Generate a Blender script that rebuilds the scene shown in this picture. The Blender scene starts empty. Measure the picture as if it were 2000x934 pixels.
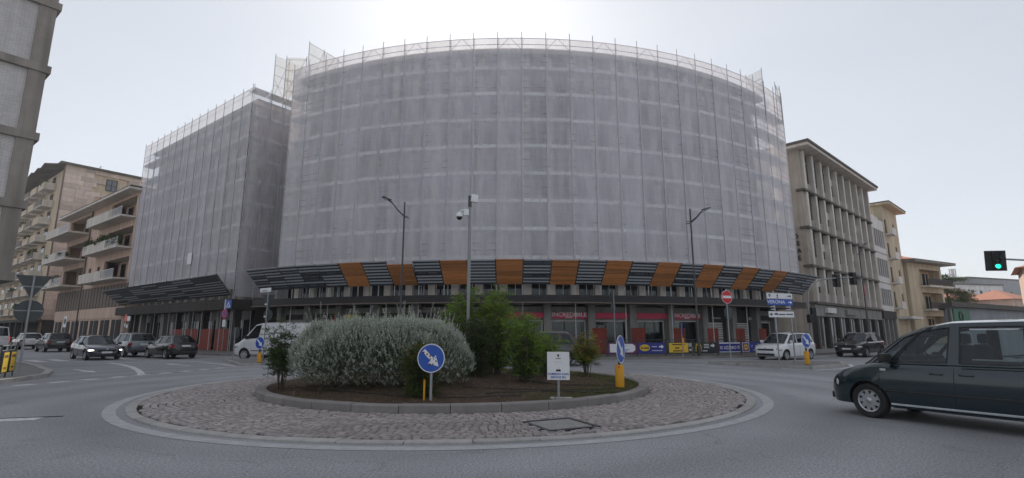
import bpy, bmesh, math, random
from mathutils import Vector, Matrix
R = math.radians
PI = math.pi
random.seed(11)
sc = bpy.context.scene
COL = sc.collection

# ---------------------------------------------------------------- camera
cam_d = bpy.data.cameras.new('camera')
cam_d.sensor_width = 36.0
cam_d.lens = 18.0
cam_d.clip_start = 0.1
cam_d.clip_end = 3000
cam = bpy.data.objects.new('camera', cam_d)
COL.objects.link(cam)
cam.location = (0, 0, 1.6)
cam.rotation_euler = (R(90 + 10.4), 0, 0)
sc.camera = cam

# ---------------------------------------------------------------- world, sun, exposure
SUN_EL, SUN_AZ = 35.4, -4.8          # azimuth measured from +Y towards +X
w = bpy.data.worlds.new('World')
sc.world = w
w.use_nodes = True
nt = w.node_tree
nt.nodes.clear()
sky = nt.nodes.new('ShaderNodeTexSky')
sky.sky_type = 'NISHITA'
sky.sun_disc = False
sky.sun_elevation = R(SUN_EL)
sky.sun_rotation = R(SUN_AZ)
sky.altitude = 60
sky.air_density = 1.0
sky.dust_density = 0.7
sky.ozone_density = 1.5
hsv = nt.nodes.new('ShaderNodeHueSaturation')     # hazy milky sky: the blue washed out
hsv.inputs['Saturation'].default_value = 0.42
hsv.inputs['Value'].default_value = 1.0
bg = nt.nodes.new('ShaderNodeBackground')
bg.inputs['Strength'].default_value = 0.05
veil = nt.nodes.new('ShaderNodeBackground')       # even high overcast veil over the whole sky
veil.inputs['Color'].default_value = (0.80, 0.85, 0.93, 1)
veil.inputs['Strength'].default_value = 0.44
tcw = nt.nodes.new('ShaderNodeTexCoord')          # faint streaky cloud structure in the veil
mpw = nt.nodes.new('ShaderNodeMapping'); mpw.inputs['Scale'].default_value = (1.0, 1.0, 3.2)
nzw = nt.nodes.new('ShaderNodeTexNoise'); nzw.inputs['Scale'].default_value = 2.3; nzw.inputs['Detail'].default_value = 5
crw = nt.nodes.new('ShaderNodeMix'); crw.data_type = 'RGBA'
crw.inputs['A'].default_value = (0.72, 0.775, 0.86, 1); crw.inputs['B'].default_value = (0.90, 0.92, 0.96, 1)
nt.links.new(tcw.outputs['Generated'], mpw.inputs['Vector']); nt.links.new(mpw.outputs[0], nzw.inputs['Vector'])
nt.links.new(nzw.outputs['Fac'], crw.inputs['Factor']); nt.links.new(crw.outputs['Result'], veil.inputs['Color'])
addw = nt.nodes.new('ShaderNodeAddShader')
outw = nt.nodes.new('ShaderNodeOutputWorld')
nt.links.new(sky.outputs[0], hsv.inputs['Color'])
nt.links.new(hsv.outputs[0], bg.inputs['Color'])
nt.links.new(bg.outputs[0], addw.inputs[0])
nt.links.new(veil.outputs[0], addw.inputs[1])
nt.links.new(addw.outputs[0], outw.inputs['Surface'])

sl = bpy.data.lights.new('sun', 'SUN')
sl.energy = 4.6
sl.angle = R(1.5)
sl.color = (1.0, 0.93, 0.84)
sun = bpy.data.objects.new('sun', sl)
COL.objects.link(sun)
sd = Vector((math.sin(R(SUN_AZ)) * math.cos(R(SUN_EL)), math.cos(R(SUN_AZ)) * math.cos(R(SUN_EL)), math.sin(R(SUN_EL))))
sun.rotation_euler = sd.to_track_quat('Z', 'Y').to_euler()

sc.view_settings.view_transform = 'Standard'
sc.view_settings.look = 'None'
sc.view_settings.exposure = 0.22
sc.view_settings.gamma = 1.0
sc.view_settings.use_curve_mapping = False
sc.cycles.max_bounces = 7
sc.cycles.diffuse_bounces = 3
sc.cycles.glossy_bounces = 3
sc.cycles.transmission_bounces = 4
sc.cycles.transparent_max_bounces = 14
sc.cycles.volume_bounces = 0
sc.cycles.use_denoising = True
sc.cycles.caustics_reflective = False
sc.cycles.caustics_refractive = False

# ---------------------------------------------------------------- helpers
def link(name, data, parent=None):
    o = bpy.data.objects.new(name, data)
    COL.objects.link(o)
    if parent is not None:
        o.parent = parent
    return o

def tag(o, label=None, cat=None, group=None, kind=None):
    if label: o['label'] = label
    if cat: o['category'] = cat
    if group: o['group'] = group
    if kind: o['kind'] = kind
    return o

def thing(name, label, cat, loc=(0, 0, 0), rz=0.0, group=None):
    o = link(name, None)
    o.empty_display_size = 0.3
    o.location = loc
    o.rotation_euler = (0, 0, rz)
    return tag(o, label, cat, group)

def place(o, loc=None, rot=None, scale=None):
    if loc is not None: o.location = loc
    if rot is not None: o.rotation_euler = rot
    if scale is not None: o.scale = scale
    return o

class MB:
    """collects shapes into one mesh"""
    def __init__(s):
        s.v = []; s.f = []; s.m = []; s.mi = 0
    def add(s, vs, fs, mi=None):
        b = len(s.v)
        s.v.extend([tuple(p) for p in vs])
        mi = s.mi if mi is None else mi
        for f in fs:
            s.f.append(tuple(i + b for i in f)); s.m.append(mi)
        return s
    def bx(s, x0, x1, y0, y1, z0, z1, mi=None):
        vs = [(x0, y0, z0), (x1, y0, z0), (x1, y1, z0), (x0, y1, z0), (x0, y0, z1), (x1, y0, z1), (x1, y1, z1), (x0, y1, z1)]
        return s.add(vs, [(0, 3, 2, 1), (4, 5, 6, 7), (0, 1, 5, 4), (1, 2, 6, 5), (2, 3, 7, 6), (3, 0, 4, 7)], mi)
    def box(s, c, sz, M=None, mi=None):
        hx, hy, hz = sz[0] / 2, sz[1] / 2, sz[2] / 2
        vs = [Vector((sx * hx, sy * hy, szz * hz)) for szz in (-1, 1) for sx, sy in ((-1, -1), (1, -1), (1, 1), (-1, 1))]
        if M is not None: vs = [M @ q for q in vs]
        vs = [q + Vector(c) for q in vs]
        return s.add(vs, [(0, 3, 2, 1), (4, 5, 6, 7), (0, 1, 5, 4), (1, 2, 6, 5), (2, 3, 7, 6), (3, 0, 4, 7)], mi)
    def cbox(s, c, sz, b=0.02, M=None, mi=None):
        """box with chamfered edges"""
        bm = bmesh.new()
        bmesh.ops.create_cube(bm, size=1.0)
        for q in bm.verts: q.co = Vector((q.co.x * sz[0], q.co.y * sz[1], q.co.z * sz[2]))
        bmesh.ops.bevel(bm, geom=list(bm.edges), offset=b, segments=2, affect='EDGES', profile=0.6)
        bm.verts.index_update()
        vs = [((M @ q.co) if M is not None else q.co) + Vector(c) for q in bm.verts]
        fs = [[q.index for q in f.verts] for f in bm.faces]
        bm.free()
        return s.add(vs, fs, mi)
    def tube(s, pts, r, n=6, mi=None, cap=True):
        pts = [Vector(p) for p in pts]
        rs = r if isinstance(r, (list, tuple)) else [r] * len(pts)
        vs = []; fs = []
        up = None
        for i, p in enumerate(pts):
            t = (pts[min(i + 1, len(pts) - 1)] - pts[max(i - 1, 0)]).normalized()
            if up is None:
                a = Vector((0, 0, 1)) if abs(t.z) < 0.9 else Vector((1, 0, 0))
                up = (a - t * a.dot(t)).normalized()
            else:
                up = (up - t * up.dot(t)).normalized()
            sd_ = t.cross(up)
            for k in range(n):
                a = 2 * PI * k / n
                vs.append(p + (up * math.cos(a) + sd_ * math.sin(a)) * rs[i])
        for i in range(len(pts) - 1):
            for k in range(n):
                fs.append((i * n + k, i * n + (k + 1) % n, (i + 1) * n + (k + 1) % n, (i + 1) * n + k))
        if cap:
            fs.append(tuple(range(n))[::-1]); fs.append(tuple((len(pts) - 1) * n + k for k in range(n)))
        return s.add(vs, fs, mi)
    def lathe(s, prof, n=16, M=None, mi=None, cap=True):
        vs = []; fs = []
        for (r, z) in prof:
            for k in range(n):
                a = 2 * PI * k / n
                q = Vector((r * math.cos(a), r * math.sin(a), z))
                vs.append(M @ q if M is not None else q)
        for i in range(len(prof) - 1):
            for k in range(n):
                fs.append((i * n + k, i * n + (k + 1) % n, (i + 1) * n + (k + 1) % n, (i + 1) * n + k))
        if cap and prof[0][0] > 1e-6: fs.append(tuple(range(n))[::-1])
        if cap and prof[-1][0] > 1e-6: fs.append(tuple((len(prof) - 1) * n + k for k in range(n)))
        return s.add(vs, fs, mi)
    def prism(s, poly, z0, z1, M=None, mi=None):
        n = len(poly)
        vs = [Vector((p[0], p[1], z0)) for p in poly] + [Vector((p[0], p[1], z1)) for p in poly]
        if M is not None: vs = [M @ q for q in vs]
        fs = [tuple(range(n))[::-1], tuple(range(n, 2 * n))] + [(i, (i + 1) % n, n + (i + 1) % n, n + i) for i in range(n)]
        return s.add(vs, fs, mi)
    def ball(s, c, r, n=10, m=6, mi=None, M=None):
        vs = []; fs = []
        r = r if isinstance(r, (tuple, list)) else (r, r, r)
        for i in range(m + 1):
            th = PI * i / m
            for k in range(n):
                a = 2 * PI * k / n
                q = Vector((r[0] * math.sin(th) * math.cos(a), r[1] * math.sin(th) * math.sin(a), r[2] * math.cos(th)))
                if M is not None: q = M @ q
                vs.append(q + Vector(c))
        for i in range(m):
            for k in range(n):
                fs.append((i * n + k, (i + 1) * n + k, (i + 1) * n + (k + 1) % n, i * n + (k + 1) % n))
        return s.add(vs, fs, mi)
    def mesh(s, name, mats, smooth=None):
        me = bpy.data.meshes.new(name)
        me.from_pydata(s.v, [], s.f)
        for q in (mats if isinstance(mats, (list, tuple)) else [mats]): me.materials.append(q)
        if any(s.m): me.polygons.foreach_set('material_index', s.m)
        me.update()
        if smooth is not None: smooth_by(me, smooth)
        return me
    def build(s, name, mats, parent=None, loc=None, rot=None, smooth=None):
        o = link(name, s.mesh(name, mats, smooth), parent)
        return place(o, loc, rot)

def smooth_by(me, ang):
    me.polygons.foreach_set('use_smooth', [True] * len(me.polygons))
    try:
        me.set_sharp_from_angle(angle=R(ang))
    except Exception:
        pass

def box(name, mats, parent, x0, x1, y0, y1, z0, z1):
    return MB().bx(x0, x1, y0, y1, z0, z1).build(name, mats, parent)

# ---------------------------------------------------------------- materials
def nd(t, kind, **kw):
    n = t.nodes.new(kind)
    for k, v in kw.items(): setattr(n, k, v)
    return n

def mat(name, col, rough=0.7, var=0.12, scale=3.0, metal=0.0, bump=0.0, bscale=None, spec=0.5, stain=0.0, coat=0.0, island=0.0, objvar=0.0, coord='pos', stretch=(1, 1, 1)):
    """procedural surface: base colour with two scales of noise, optional fine relief, rain staining, per-piece variation"""
    m = bpy.data.materials.new(name)
    m.use_nodes = True
    t = m.node_tree
    b = t.nodes['Principled BSDF']
    b.inputs['Roughness'].default_value = rough
    b.inputs['Metallic'].default_value = metal
    b.inputs['Specular IOR Level'].default_value = spec
    if coat: b.inputs['Coat Weight'].default_value = coat; b.inputs['Coat Roughness'].default_value = 0.05
    L = t.links.new
    if coord == 'pos':
        g = nd(t, 'ShaderNodeNewGeometry'); src = g.outputs['Position']
    else:
        g = nd(t, 'ShaderNodeTexCoord'); src = g.outputs['Object']
    mp = nd(t, 'ShaderNodeMapping'); mp.inputs['Scale'].default_value = stretch
    L(src, mp.inputs['Vector'])
    n1 = nd(t, 'ShaderNodeTexNoise'); n1.inputs['Scale'].default_value = scale; n1.inputs['Detail'].default_value = 6
    n1.inputs['Roughness'].default_value = 0.65
    L(mp.outputs[0], n1.inputs['Vector'])
    mr = nd(t, 'ShaderNodeMapRange')
    mr.inputs['From Min'].default_value = 0.25; mr.inputs['From Max'].default_value = 0.75
    mr.inputs['To Min'].default_value = 1 - var; mr.inputs['To Max'].default_value = 1 + var
    L(n1.outputs['Fac'], mr.inputs['Value'])
    last = mr.outputs[0]
    def mul(a, bb):
        q = nd(t, 'ShaderNodeMath', operation='MULTIPLY'); L(a, q.inputs[0]); L(bb, q.inputs[1]); return q.outputs[0]
    def rng(sock, lo, hi, f0=0.0, f1=1.0):
        q = nd(t, 'ShaderNodeMapRange'); q.inputs['From Min'].default_value = f0; q.inputs['From Max'].default_value = f1
        q.inputs['To Min'].default_value = lo; q.inputs['To Max'].default_value = hi
        L(sock, q.inputs['Value']); return q.outputs[0]
    if stain:
        m2 = nd(t, 'ShaderNodeMapping'); m2.inputs['Scale'].default_value = (1.3, 1.3, 0.12)
        L(src, m2.inputs['Vector'])
        n2 = nd(t, 'ShaderNodeTexNoise'); n2.inputs['Scale'].default_value = 1.6; n2.inputs['Detail'].default_value = 5
        L(m2.outputs[0], n2.inputs['Vector'])
        last = mul(last, rng(n2.outputs['Fac'], 1 - stain, 1 + stain * 0.4, 0.35, 0.7))
    if island:
        gi = nd(t, 'ShaderNodeNewGeometry')
        last = mul(last, rng(gi.outputs['Random Per Island'], 1 - island, 1 + island))
    if objvar:
        oi = nd(t, 'ShaderNodeObjectInfo')
        last = mul(last, rng(oi.outputs['Random'], 1 - objvar, 1 + objvar))
    mx = nd(t, 'ShaderNodeVectorMath', operation='SCALE')
    mx.inputs[0].default_value = col[:3]
    L(last, mx.inputs['Scale'])
    L(mx.outputs[0], b.inputs['Base Color'])
    if bump:
        n3 = nd(t, 'ShaderNodeTexNoise'); n3.inputs['Scale'].default_value = bscale or scale * 6; n3.inputs['Detail'].default_value = 4
        L(mp.outputs[0], n3.inputs['Vector'])
        bp = nd(t, 'ShaderNodeBump'); bp.inputs['Strength'].default_value = bump; bp.inputs['Distance'].default_value = 0.02
        L(n3.outputs['Fac'], bp.inputs['Height']); L(bp.outputs[0], b.inputs['Normal'])
    return m

def emit(name, col, strength):
    m = bpy.data.materials.new(name); m.use_nodes = True
    b = m.node_tree.nodes['Principled BSDF']
    b.inputs['Base Color'].default_value = (*col, 1)
    b.inputs['Emission Color'].default_value = (*col, 1)
    b.inputs['Emission Strength'].default_value = strength
    return m

def glass_mat(name, tint, clear, rough=0.03):
    """window glass: mirror-like sheen over a tinted see-through or dark body"""
    m = bpy.data.materials.new(name); m.use_nodes = True
    t = m.node_tree; t.nodes.clear(); L = t.links.new
    gl = nd(t, 'ShaderNodeBsdfGlossy'); gl.inputs['Roughness'].default_value = rough; gl.inputs['Color'].default_value = (0.9, 0.95, 1, 1)
    df = nd(t, 'ShaderNodeBsdfDiffuse'); df.inputs['Color'].default_value = (*tint, 1)
    tr = nd(t, 'ShaderNodeBsdfTransparent'); tr.inputs['Color'].default_value = (0.72, 0.8, 0.8, 1)
    m1 = nd(t, 'ShaderNodeMixShader'); m1.inputs[0].default_value = clear
    fr = nd(t, 'ShaderNodeFresnel'); fr.inputs['IOR'].default_value = 1.5
    m2 = nd(t, 'ShaderNodeMixShader'); o = nd(t, 'ShaderNodeOutputMaterial')
    L(df.outputs[0], m1.inputs[1]); L(tr.outputs[0], m1.inputs[2])
    L(fr.outputs[0], m2.inputs[0]); L(m1.outputs[0], m2.inputs[1]); L(gl.outputs[0], m2.inputs[2])
    L(m2.outputs[0], o.inputs['Surface'])
    return m

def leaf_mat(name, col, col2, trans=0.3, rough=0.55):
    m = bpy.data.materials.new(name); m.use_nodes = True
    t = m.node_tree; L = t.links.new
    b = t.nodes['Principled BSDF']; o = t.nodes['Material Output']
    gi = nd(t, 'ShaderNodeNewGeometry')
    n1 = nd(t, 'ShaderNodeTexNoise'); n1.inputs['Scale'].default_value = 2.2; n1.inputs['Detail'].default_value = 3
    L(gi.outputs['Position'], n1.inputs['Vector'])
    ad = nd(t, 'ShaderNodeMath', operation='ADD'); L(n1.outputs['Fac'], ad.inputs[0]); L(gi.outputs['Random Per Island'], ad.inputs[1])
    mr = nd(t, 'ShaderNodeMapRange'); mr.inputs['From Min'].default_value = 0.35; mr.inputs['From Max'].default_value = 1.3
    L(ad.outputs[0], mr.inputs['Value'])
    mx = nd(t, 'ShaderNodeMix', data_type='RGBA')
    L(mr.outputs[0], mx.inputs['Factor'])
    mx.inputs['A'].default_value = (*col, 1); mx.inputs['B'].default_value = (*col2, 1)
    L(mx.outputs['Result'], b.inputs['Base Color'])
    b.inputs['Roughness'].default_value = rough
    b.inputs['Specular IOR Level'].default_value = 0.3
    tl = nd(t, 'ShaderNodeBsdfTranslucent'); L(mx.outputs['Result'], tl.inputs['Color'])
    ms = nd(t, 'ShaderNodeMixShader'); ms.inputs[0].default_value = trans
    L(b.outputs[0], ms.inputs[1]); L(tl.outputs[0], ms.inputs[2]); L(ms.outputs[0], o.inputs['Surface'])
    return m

def net_mat(name, col, lo, hi):
    """woven scaffold netting: partly open weave with thick and thin threads"""
    m = bpy.data.materials.new(name); m.use_nodes = True
    t = m.node_tree; t.nodes.clear(); L = t.links.new
    g = nd(t, 'ShaderNodeNewGeometry')
    mp = nd(t, 'ShaderNodeMapping'); mp.inputs['Scale'].default_value = (0.9, 0.9, 26)
    L(g.outputs['Position'], mp.inputs['Vector'])
    n1 = nd(t, 'ShaderNodeTexNoise'); n1.inputs['Scale'].default_value = 1.0; n1.inputs['Detail'].default_value = 4
    L(mp.outputs[0], n1.inputs['Vector'])
    mp2 = nd(t, 'ShaderNodeMapping'); mp2.inputs['Scale'].default_value = (1.6, 1.6, 0.25)
    L(g.outputs['Position'], mp2.inputs['Vector'])
    n2 = nd(t, 'ShaderNodeTexNoise'); n2.inputs['Scale'].default_value = 1.0; n2.inputs['Detail'].default_value = 3
    L(mp2.outputs[0], n2.inputs['Vector'])
    oi = nd(t, 'ShaderNodeObjectInfo')
    a1 = nd(t, 'ShaderNodeMath', operation='MULTIPLY_ADD'); L(n1.outputs['Fac'], a1.inputs[0]); a1.inputs[1].default_value = 0.45
    L(n2.outputs['Fac'], a1.inputs[2])
    a2 = nd(t, 'ShaderNodeMath', operation='MULTIPLY_ADD'); L(oi.outputs['Random'], a2.inputs[0]); a2.inputs[1].default_value = 0.30
    L(a1.outputs[0], a2.inputs[2])
    mr = nd(t, 'ShaderNodeMapRange'); mr.inputs['From Min'].default_value = 0.45; mr.inputs['From Max'].default_value = 1.15
    mr.inputs['To Min'].default_value = lo; mr.inputs['To Max'].default_value = hi
    L(a2.outputs[0], mr.inputs['Value'])
    df = nd(t, 'ShaderNodeBsdfDiffuse'); df.inputs['Color'].default_value = (*col, 1)
    tl = nd(t, 'ShaderNodeBsdfTranslucent'); tl.inputs['Color'].default_value = (0.62, 0.52, 0.40, 1)
    tr = nd(t, 'ShaderNodeBsdfTransparent')
    m1 = nd(t, 'ShaderNodeMixShader'); m1.inputs[0].default_value = 0.22
    L(df.outputs[0], m1.inputs[1]); L(tl.outputs[0], m1.inputs[2])
    m2 = nd(t, 'ShaderNodeMixShader'); L(mr.outputs[0], m2.inputs[0]); L(tr.outputs[0], m2.inputs[1]); L(m1.outputs[0], m2.inputs[2])
    # soft wrinkles hanging down the cloth
    mp3 = nd(t, 'ShaderNodeMapping'); mp3.inputs['Scale'].default_value = (3.2, 3.2, 0.7)
    L(g.outputs['Position'], mp3.inputs['Vector'])
    n3 = nd(t, 'ShaderNodeTexNoise'); n3.inputs['Scale'].default_value = 1.0; n3.inputs['Detail'].default_value = 5; n3.inputs['Distortion'].default_value = 0.8
    L(mp3.outputs[0], n3.inputs['Vector'])
    bp = nd(t, 'ShaderNodeBump'); bp.inputs['Strength'].default_value = 0.8; bp.inputs['Distance'].default_value = 0.12
    L(n3.outputs['Fac'], bp.inputs['Height']); L(bp.outputs[0], df.inputs['Normal'])
    o = nd(t, 'ShaderNodeOutputMaterial'); L(m2.outputs[0], o.inputs['Surface'])
    return m

def asphalt_mat():
    m = mat('asphalt', (0.30, 0.302, 0.318), 0.82, 0.10, 0.35, bump=0.35, bscale=90, spec=0.35)
    t = m.node_tree; L = t.links.new
    b = t.nodes['Principled BSDF']
    g = nd(t, 'ShaderNodeNewGeometry')
    sp = nd(t, 'ShaderNodeTexNoise'); sp.inputs['Scale'].default_value = 34; sp.inputs['Detail'].default_value = 3; sp.inputs['Roughness'].default_value = 0.8
    L(g.outputs['Position'], sp.inputs['Vector'])
    r1 = nd(t, 'ShaderNodeMapRange'); r1.inputs['From Min'].default_value = 0.35; r1.inputs['From Max'].default_value = 0.68
    r1.inputs['To Min'].default_value = 0.5; r1.inputs['To Max'].default_value = 1.5
    L(sp.outputs['Fac'], r1.inputs['Value'])
    pt = nd(t, 'ShaderNodeTexNoise'); pt.inputs['Scale'].default_value = 0.16; pt.inputs['Detail'].default_value = 4; pt.inputs['Distortion'].default_value = 0.6
    L(g.outputs['Position'], pt.inputs['Vector'])
    r2 = nd(t, 'ShaderNodeMapRange'); r2.inputs['From Min'].default_value = 0.3; r2.inputs['From Max'].default_value = 0.7
    r2.inputs['To Min'].default_value = 0.82; r2.inputs['To Max'].default_value = 1.14
    L(pt.outputs['Fac'], r2.inputs['Value'])
    # thin cracks
    vo = nd(t, 'ShaderNodeTexVoronoi', feature='DISTANCE_TO_EDGE'); vo.inputs['Scale'].default_value = 0.22
    dn = nd(t, 'ShaderNodeTexNoise'); dn.inputs['Scale'].default_value = 1.4; dn.inputs['Detail'].default_value = 5
    L(g.outputs['Position'], dn.inputs['Vector'])
    av = nd(t, 'ShaderNodeVectorMath', operation='MULTIPLY_ADD'); L(dn.outputs['Color'], av.inputs[0]); av.inputs[1].default_value = (0.8, 0.8, 0.8)
    L(g.outputs['Position'], av.inputs[2]); L(av.outputs[0], vo.inputs['Vector'])
    r3 = nd(t, 'ShaderNodeMapRange'); r3.inputs['From Min'].default_value = 0.0; r3.inputs['From Max'].default_value = 0.0035
    r3.inputs['To Min'].default_value = 0.74; r3.inputs['To Max'].default_value = 1.0
    L(vo.outputs['Distance'], r3.inputs['Value'])
    # lanes polished and darkened by tyres round the roundabout
    ds = nd(t, 'ShaderNodeVectorMath', operation='DISTANCE'); ds.inputs[1].default_value = (-1.58, 15.9, 0)
    dw = nd(t, 'ShaderNodeVectorMath', operation='MULTIPLY_ADD'); L(pt.outputs['Color'], dw.inputs[0]); dw.inputs[1].default_value = (2.2, 2.2, 0); L(g.outputs['Position'], dw.inputs[2])
    L(dw.outputs[0], ds.inputs[0])
    wv = nd(t, 'ShaderNodeMath', operation='SINE'); wm = nd(t, 'ShaderNodeMath', operation='MULTIPLY'); wm.inputs[1].default_value = 3.1
    L(ds.outputs['Value'], wm.inputs[0]); L(wm.outputs[0], wv.inputs[0])
    r4 = nd(t, 'ShaderNodeMapRange'); r4.inputs['From Min'].default_value = -1; r4.inputs['To Min'].default_value = 0.90; r4.inputs['To Max'].default_value = 1.06
    L(wv.outputs[0], r4.inputs['Value'])
    # oil drips and repair patches
    ov = nd(t, 'ShaderNodeTexNoise'); ov.inputs['Scale'].default_value = 0.9; ov.inputs['Detail'].default_value = 2
    L(g.outputs['Position'], ov.inputs['Vector'])
    r5 = nd(t, 'ShaderNodeMapRange'); r5.inputs['From Min'].default_value = 0.64; r5.inputs['From Max'].default_value = 0.74; r5.inputs['To Min'].default_value = 1.0; r5.inputs['To Max'].default_value = 0.78
    L(ov.outputs['Fac'], r5.inputs['Value'])
    src = b.inputs['Base Color'].links[0].from_socket
    for r in (r1, r2, r3, r4, r5):
        q = nd(t, 'ShaderNodeVectorMath', operation='SCALE'); L(src, q.inputs[0]); L(r.outputs[0], q.inputs['Scale']); src = q.outputs[0]
    L(src, b.inputs['Base Color'])
    return m

M = {}
M['asphalt'] = asphalt_mat()
M['pavement'] = mat('pavement', (0.19, 0.185, 0.18), 0.85, 0.15, 0.8, bump=0.2, bscale=40, spec=0.3)
M['paint'] = mat('road_paint', (0.55, 0.55, 0.55), 0.7, 0.35, 9, bump=0.1, bscale=60)
M['paint_worn'] = mat('worn_ring_concrete', (0.38, 0.38, 0.385), 0.8, 0.22, 5, bump=0.15, bscale=60)
M['kerb'] = mat('kerb_stone', (0.22, 0.205, 0.195), 0.8, 0.18, 4, bump=0.25, bscale=40, objvar=0.12)
M['kerb_pale'] = mat('pale_kerb_stone', (0.34, 0.33, 0.32), 0.8, 0.2, 4, bump=0.2, bscale=40, objvar=0.12)
M['cobble'] = mat('porphyry_cobble', (0.27, 0.238, 0.232), 0.48, 0.2, 14, bump=0.3, bscale=45, island=0.28, objvar=0.24, spec=0.5)
M['joint'] = mat('sand_joint', (0.035, 0.031, 0.029), 0.95, 0.3, 12, spec=0.1)
M['soil'] = mat('soil', (0.075, 0.052, 0.038), 0.95, 0.45, 3.5, bump=1.0, bscale=14, spec=0.1)
M['straw'] = mat('dry_straw', (0.22, 0.16, 0.09), 0.9, 0.3, 5, island=0.5, spec=0.1)
M['grass'] = leaf_mat('grass_blade', (0.05, 0.09, 0.02), (0.13, 0.15, 0.04))
M['hose'] = mat('hose_black', (0.02, 0.018, 0.017), 0.6)
M['tube'] = mat('scaffold_tube', (0.50, 0.51, 0.54), 0.5, 0.2, 4)
M['steel'] = mat('galvanised_steel', (0.33, 0.34, 0.36), 0.45, 0.15, 6, metal=0.6)
M['dark_steel'] = mat('dark_painted_steel', (0.045, 0.048, 0.055), 0.5, 0.2, 5)
M['post_grey'] = mat('grey_post', (0.26, 0.265, 0.27), 0.55, 0.15, 6)
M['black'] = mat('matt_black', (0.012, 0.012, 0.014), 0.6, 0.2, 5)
M['white'] = mat('white_enamel', (0.72, 0.73, 0.75), 0.45, 0.06, 4)
M['sign_blue'] = mat('sign_blue', (0.012, 0.08, 0.42), 0.4, 0.1, 5)
M['sign_red'] = mat('sign_red', (0.55, 0.02, 0.025), 0.4, 0.1, 5)
M['sign_back'] = mat('sign_back_grey', (0.05, 0.058, 0.062), 0.6, 0.2, 5)
M['sign_green'] = mat('sign_green', (0.01, 0.12, 0.06), 0.5)
M['yellow'] = mat('bollard_yellow', (0.72, 0.34, 0.012), 0.5, 0.12, 6, stain=0.15)
M['rust'] = mat('rust_flake', (0.14, 0.05, 0.025), 0.9, 0.4, 20)
M['banner_yellow'] = mat('banner_yellow', (0.68, 0.46, 0.03), 0.5)
M['banner_blue'] = mat('banner_blue', (0.018, 0.03, 0.22), 0.5)
M['banner_dark'] = mat('banner_dark', (0.02, 0.026, 0.025), 0.5)
M['banner_purple'] = mat('banner_purple', (0.12, 0.015, 0.11), 0.5)
M['concrete'] = mat('concrete', (0.27, 0.26, 0.245), 0.85, 0.15, 1.2, bump=0.15, stain=0.25)
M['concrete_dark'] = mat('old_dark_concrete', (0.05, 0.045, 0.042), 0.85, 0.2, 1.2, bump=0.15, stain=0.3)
M['rib'] = mat('pale_stone_rib', (0.64, 0.59, 0.53), 0.8, 0.1, 1.5, bump=0.1, stain=0.2)
M['spandrel'] = mat('spandrel', (0.33, 0.30, 0.285), 0.85, 0.12, 1.0, stain=0.2)
M['facade_net'] = mat('curved_facade_stucco', (0.30, 0.275, 0.26), 0.85, 0.12, 0.8, stain=0.15)
M['stone_wall'] = mat('stone_wall', (0.42, 0.375, 0.325), 0.85, 0.15, 0.7, stain=0.25, bump=0.1)
M['beige'] = mat('beige_render', (0.58, 0.50, 0.37), 0.88, 0.08, 0.6, stain=0.22)
M['cream'] = mat('cream_render', (0.62, 0.50, 0.37), 0.88, 0.08, 0.6, stain=0.2)
M['pink'] = mat('salmon_render', (0.62, 0.45, 0.36), 0.88, 0.08, 0.5, stain=0.2)
M['clad'] = mat('stone_cladding', (0.62, 0.50, 0.43), 0.85, 0.12, 2.0, objvar=0.22, stain=0.1, bump=0.15)
M['white_wall'] = mat('white_panel_wall', (0.70, 0.68, 0.67), 0.8, 0.06, 0.6, stain=0.15)
M['grey_wall'] = mat('grey_wall', (0.30, 0.31, 0.33), 0.85, 0.1, 0.6, stain=0.15)
M['brick_white'] = mat('white_brick', (0.50, 0.49, 0.475), 0.8, 0.12, 6, bump=0.25, bscale=30, objvar=0.05, stain=0.12, stretch=(1, 1, 3))
M['mortar'] = mat('mortar', (0.33, 0.32, 0.31), 0.9, 0.15, 4)
M['frame_beam'] = mat('frame_beam', (0.27, 0.24, 0.215), 0.85, 0.12, 1.5, stain=0.3, bump=0.1)
M['tile_roof'] = mat('clay_roof_tile', (0.40, 0.17, 0.11), 0.85, 0.25, 5, objvar=0.1)
M['roof_dark'] = mat('dark_roof_edge', (0.10, 0.09, 0.08), 0.8, 0.2, 3)
M['shutter'] = mat('rolling_shutter', (0.58, 0.57, 0.56), 0.6, 0.15, 3, objvar=0.1)
M['shutter_brown'] = mat('brown_blind', (0.16, 0.12, 0.10), 0.7, 0.15, 3, objvar=0.15)
M['hoarding_red'] = mat('red_site_net', (0.24, 0.035, 0.018), 0.7, 0.3, 3, stain=0.3)
M['sign_crimson'] = mat('crimson_fascia', (0.60, 0.03, 0.10), 0.5, 0.12, 2)
M['wood'] = mat('formwork_board', (0.46, 0.185, 0.055), 0.65, 0.2, 2.0, objvar=0.26, coord='obj', stretch=(0.6, 6, 6), bump=0.1)
M['slat'] = mat('dark_scaffold_board', (0.035, 0.045, 0.055), 0.5, 0.4, 3, objvar=0.4)
M['pale_metal_gap_light'] = mat('galvanised_gap_light', (0.50, 0.53, 0.56), 0.4, 0.15, 6)  # pale metal; on the fan slats it paints the light between boards
M['deck'] = mat('steel_deck', (0.56, 0.56, 0.58), 0.55, 0.15, 2, objvar=0.1)
M['net'] = net_mat('scaffold_net', (0.90, 0.885, 0.97), 0.43, 0.70)
M['net_thin'] = net_mat('thin_scaffold_net', (0.72, 0.70, 0.66), 0.34, 0.52)
M['glass'] = glass_mat('window_glass', (0.02, 0.024, 0.028), 0.0)
M['glass_pale'] = glass_mat('curtained_glass', (0.16, 0.17, 0.18), 0.0)
M['glass_shop'] = glass_mat('shop_glass', (0.02, 0.025, 0.028), 0.82)
M['glass_car'] = glass_mat('car_glass', (0.012, 0.015, 0.017), 0.88)
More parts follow.
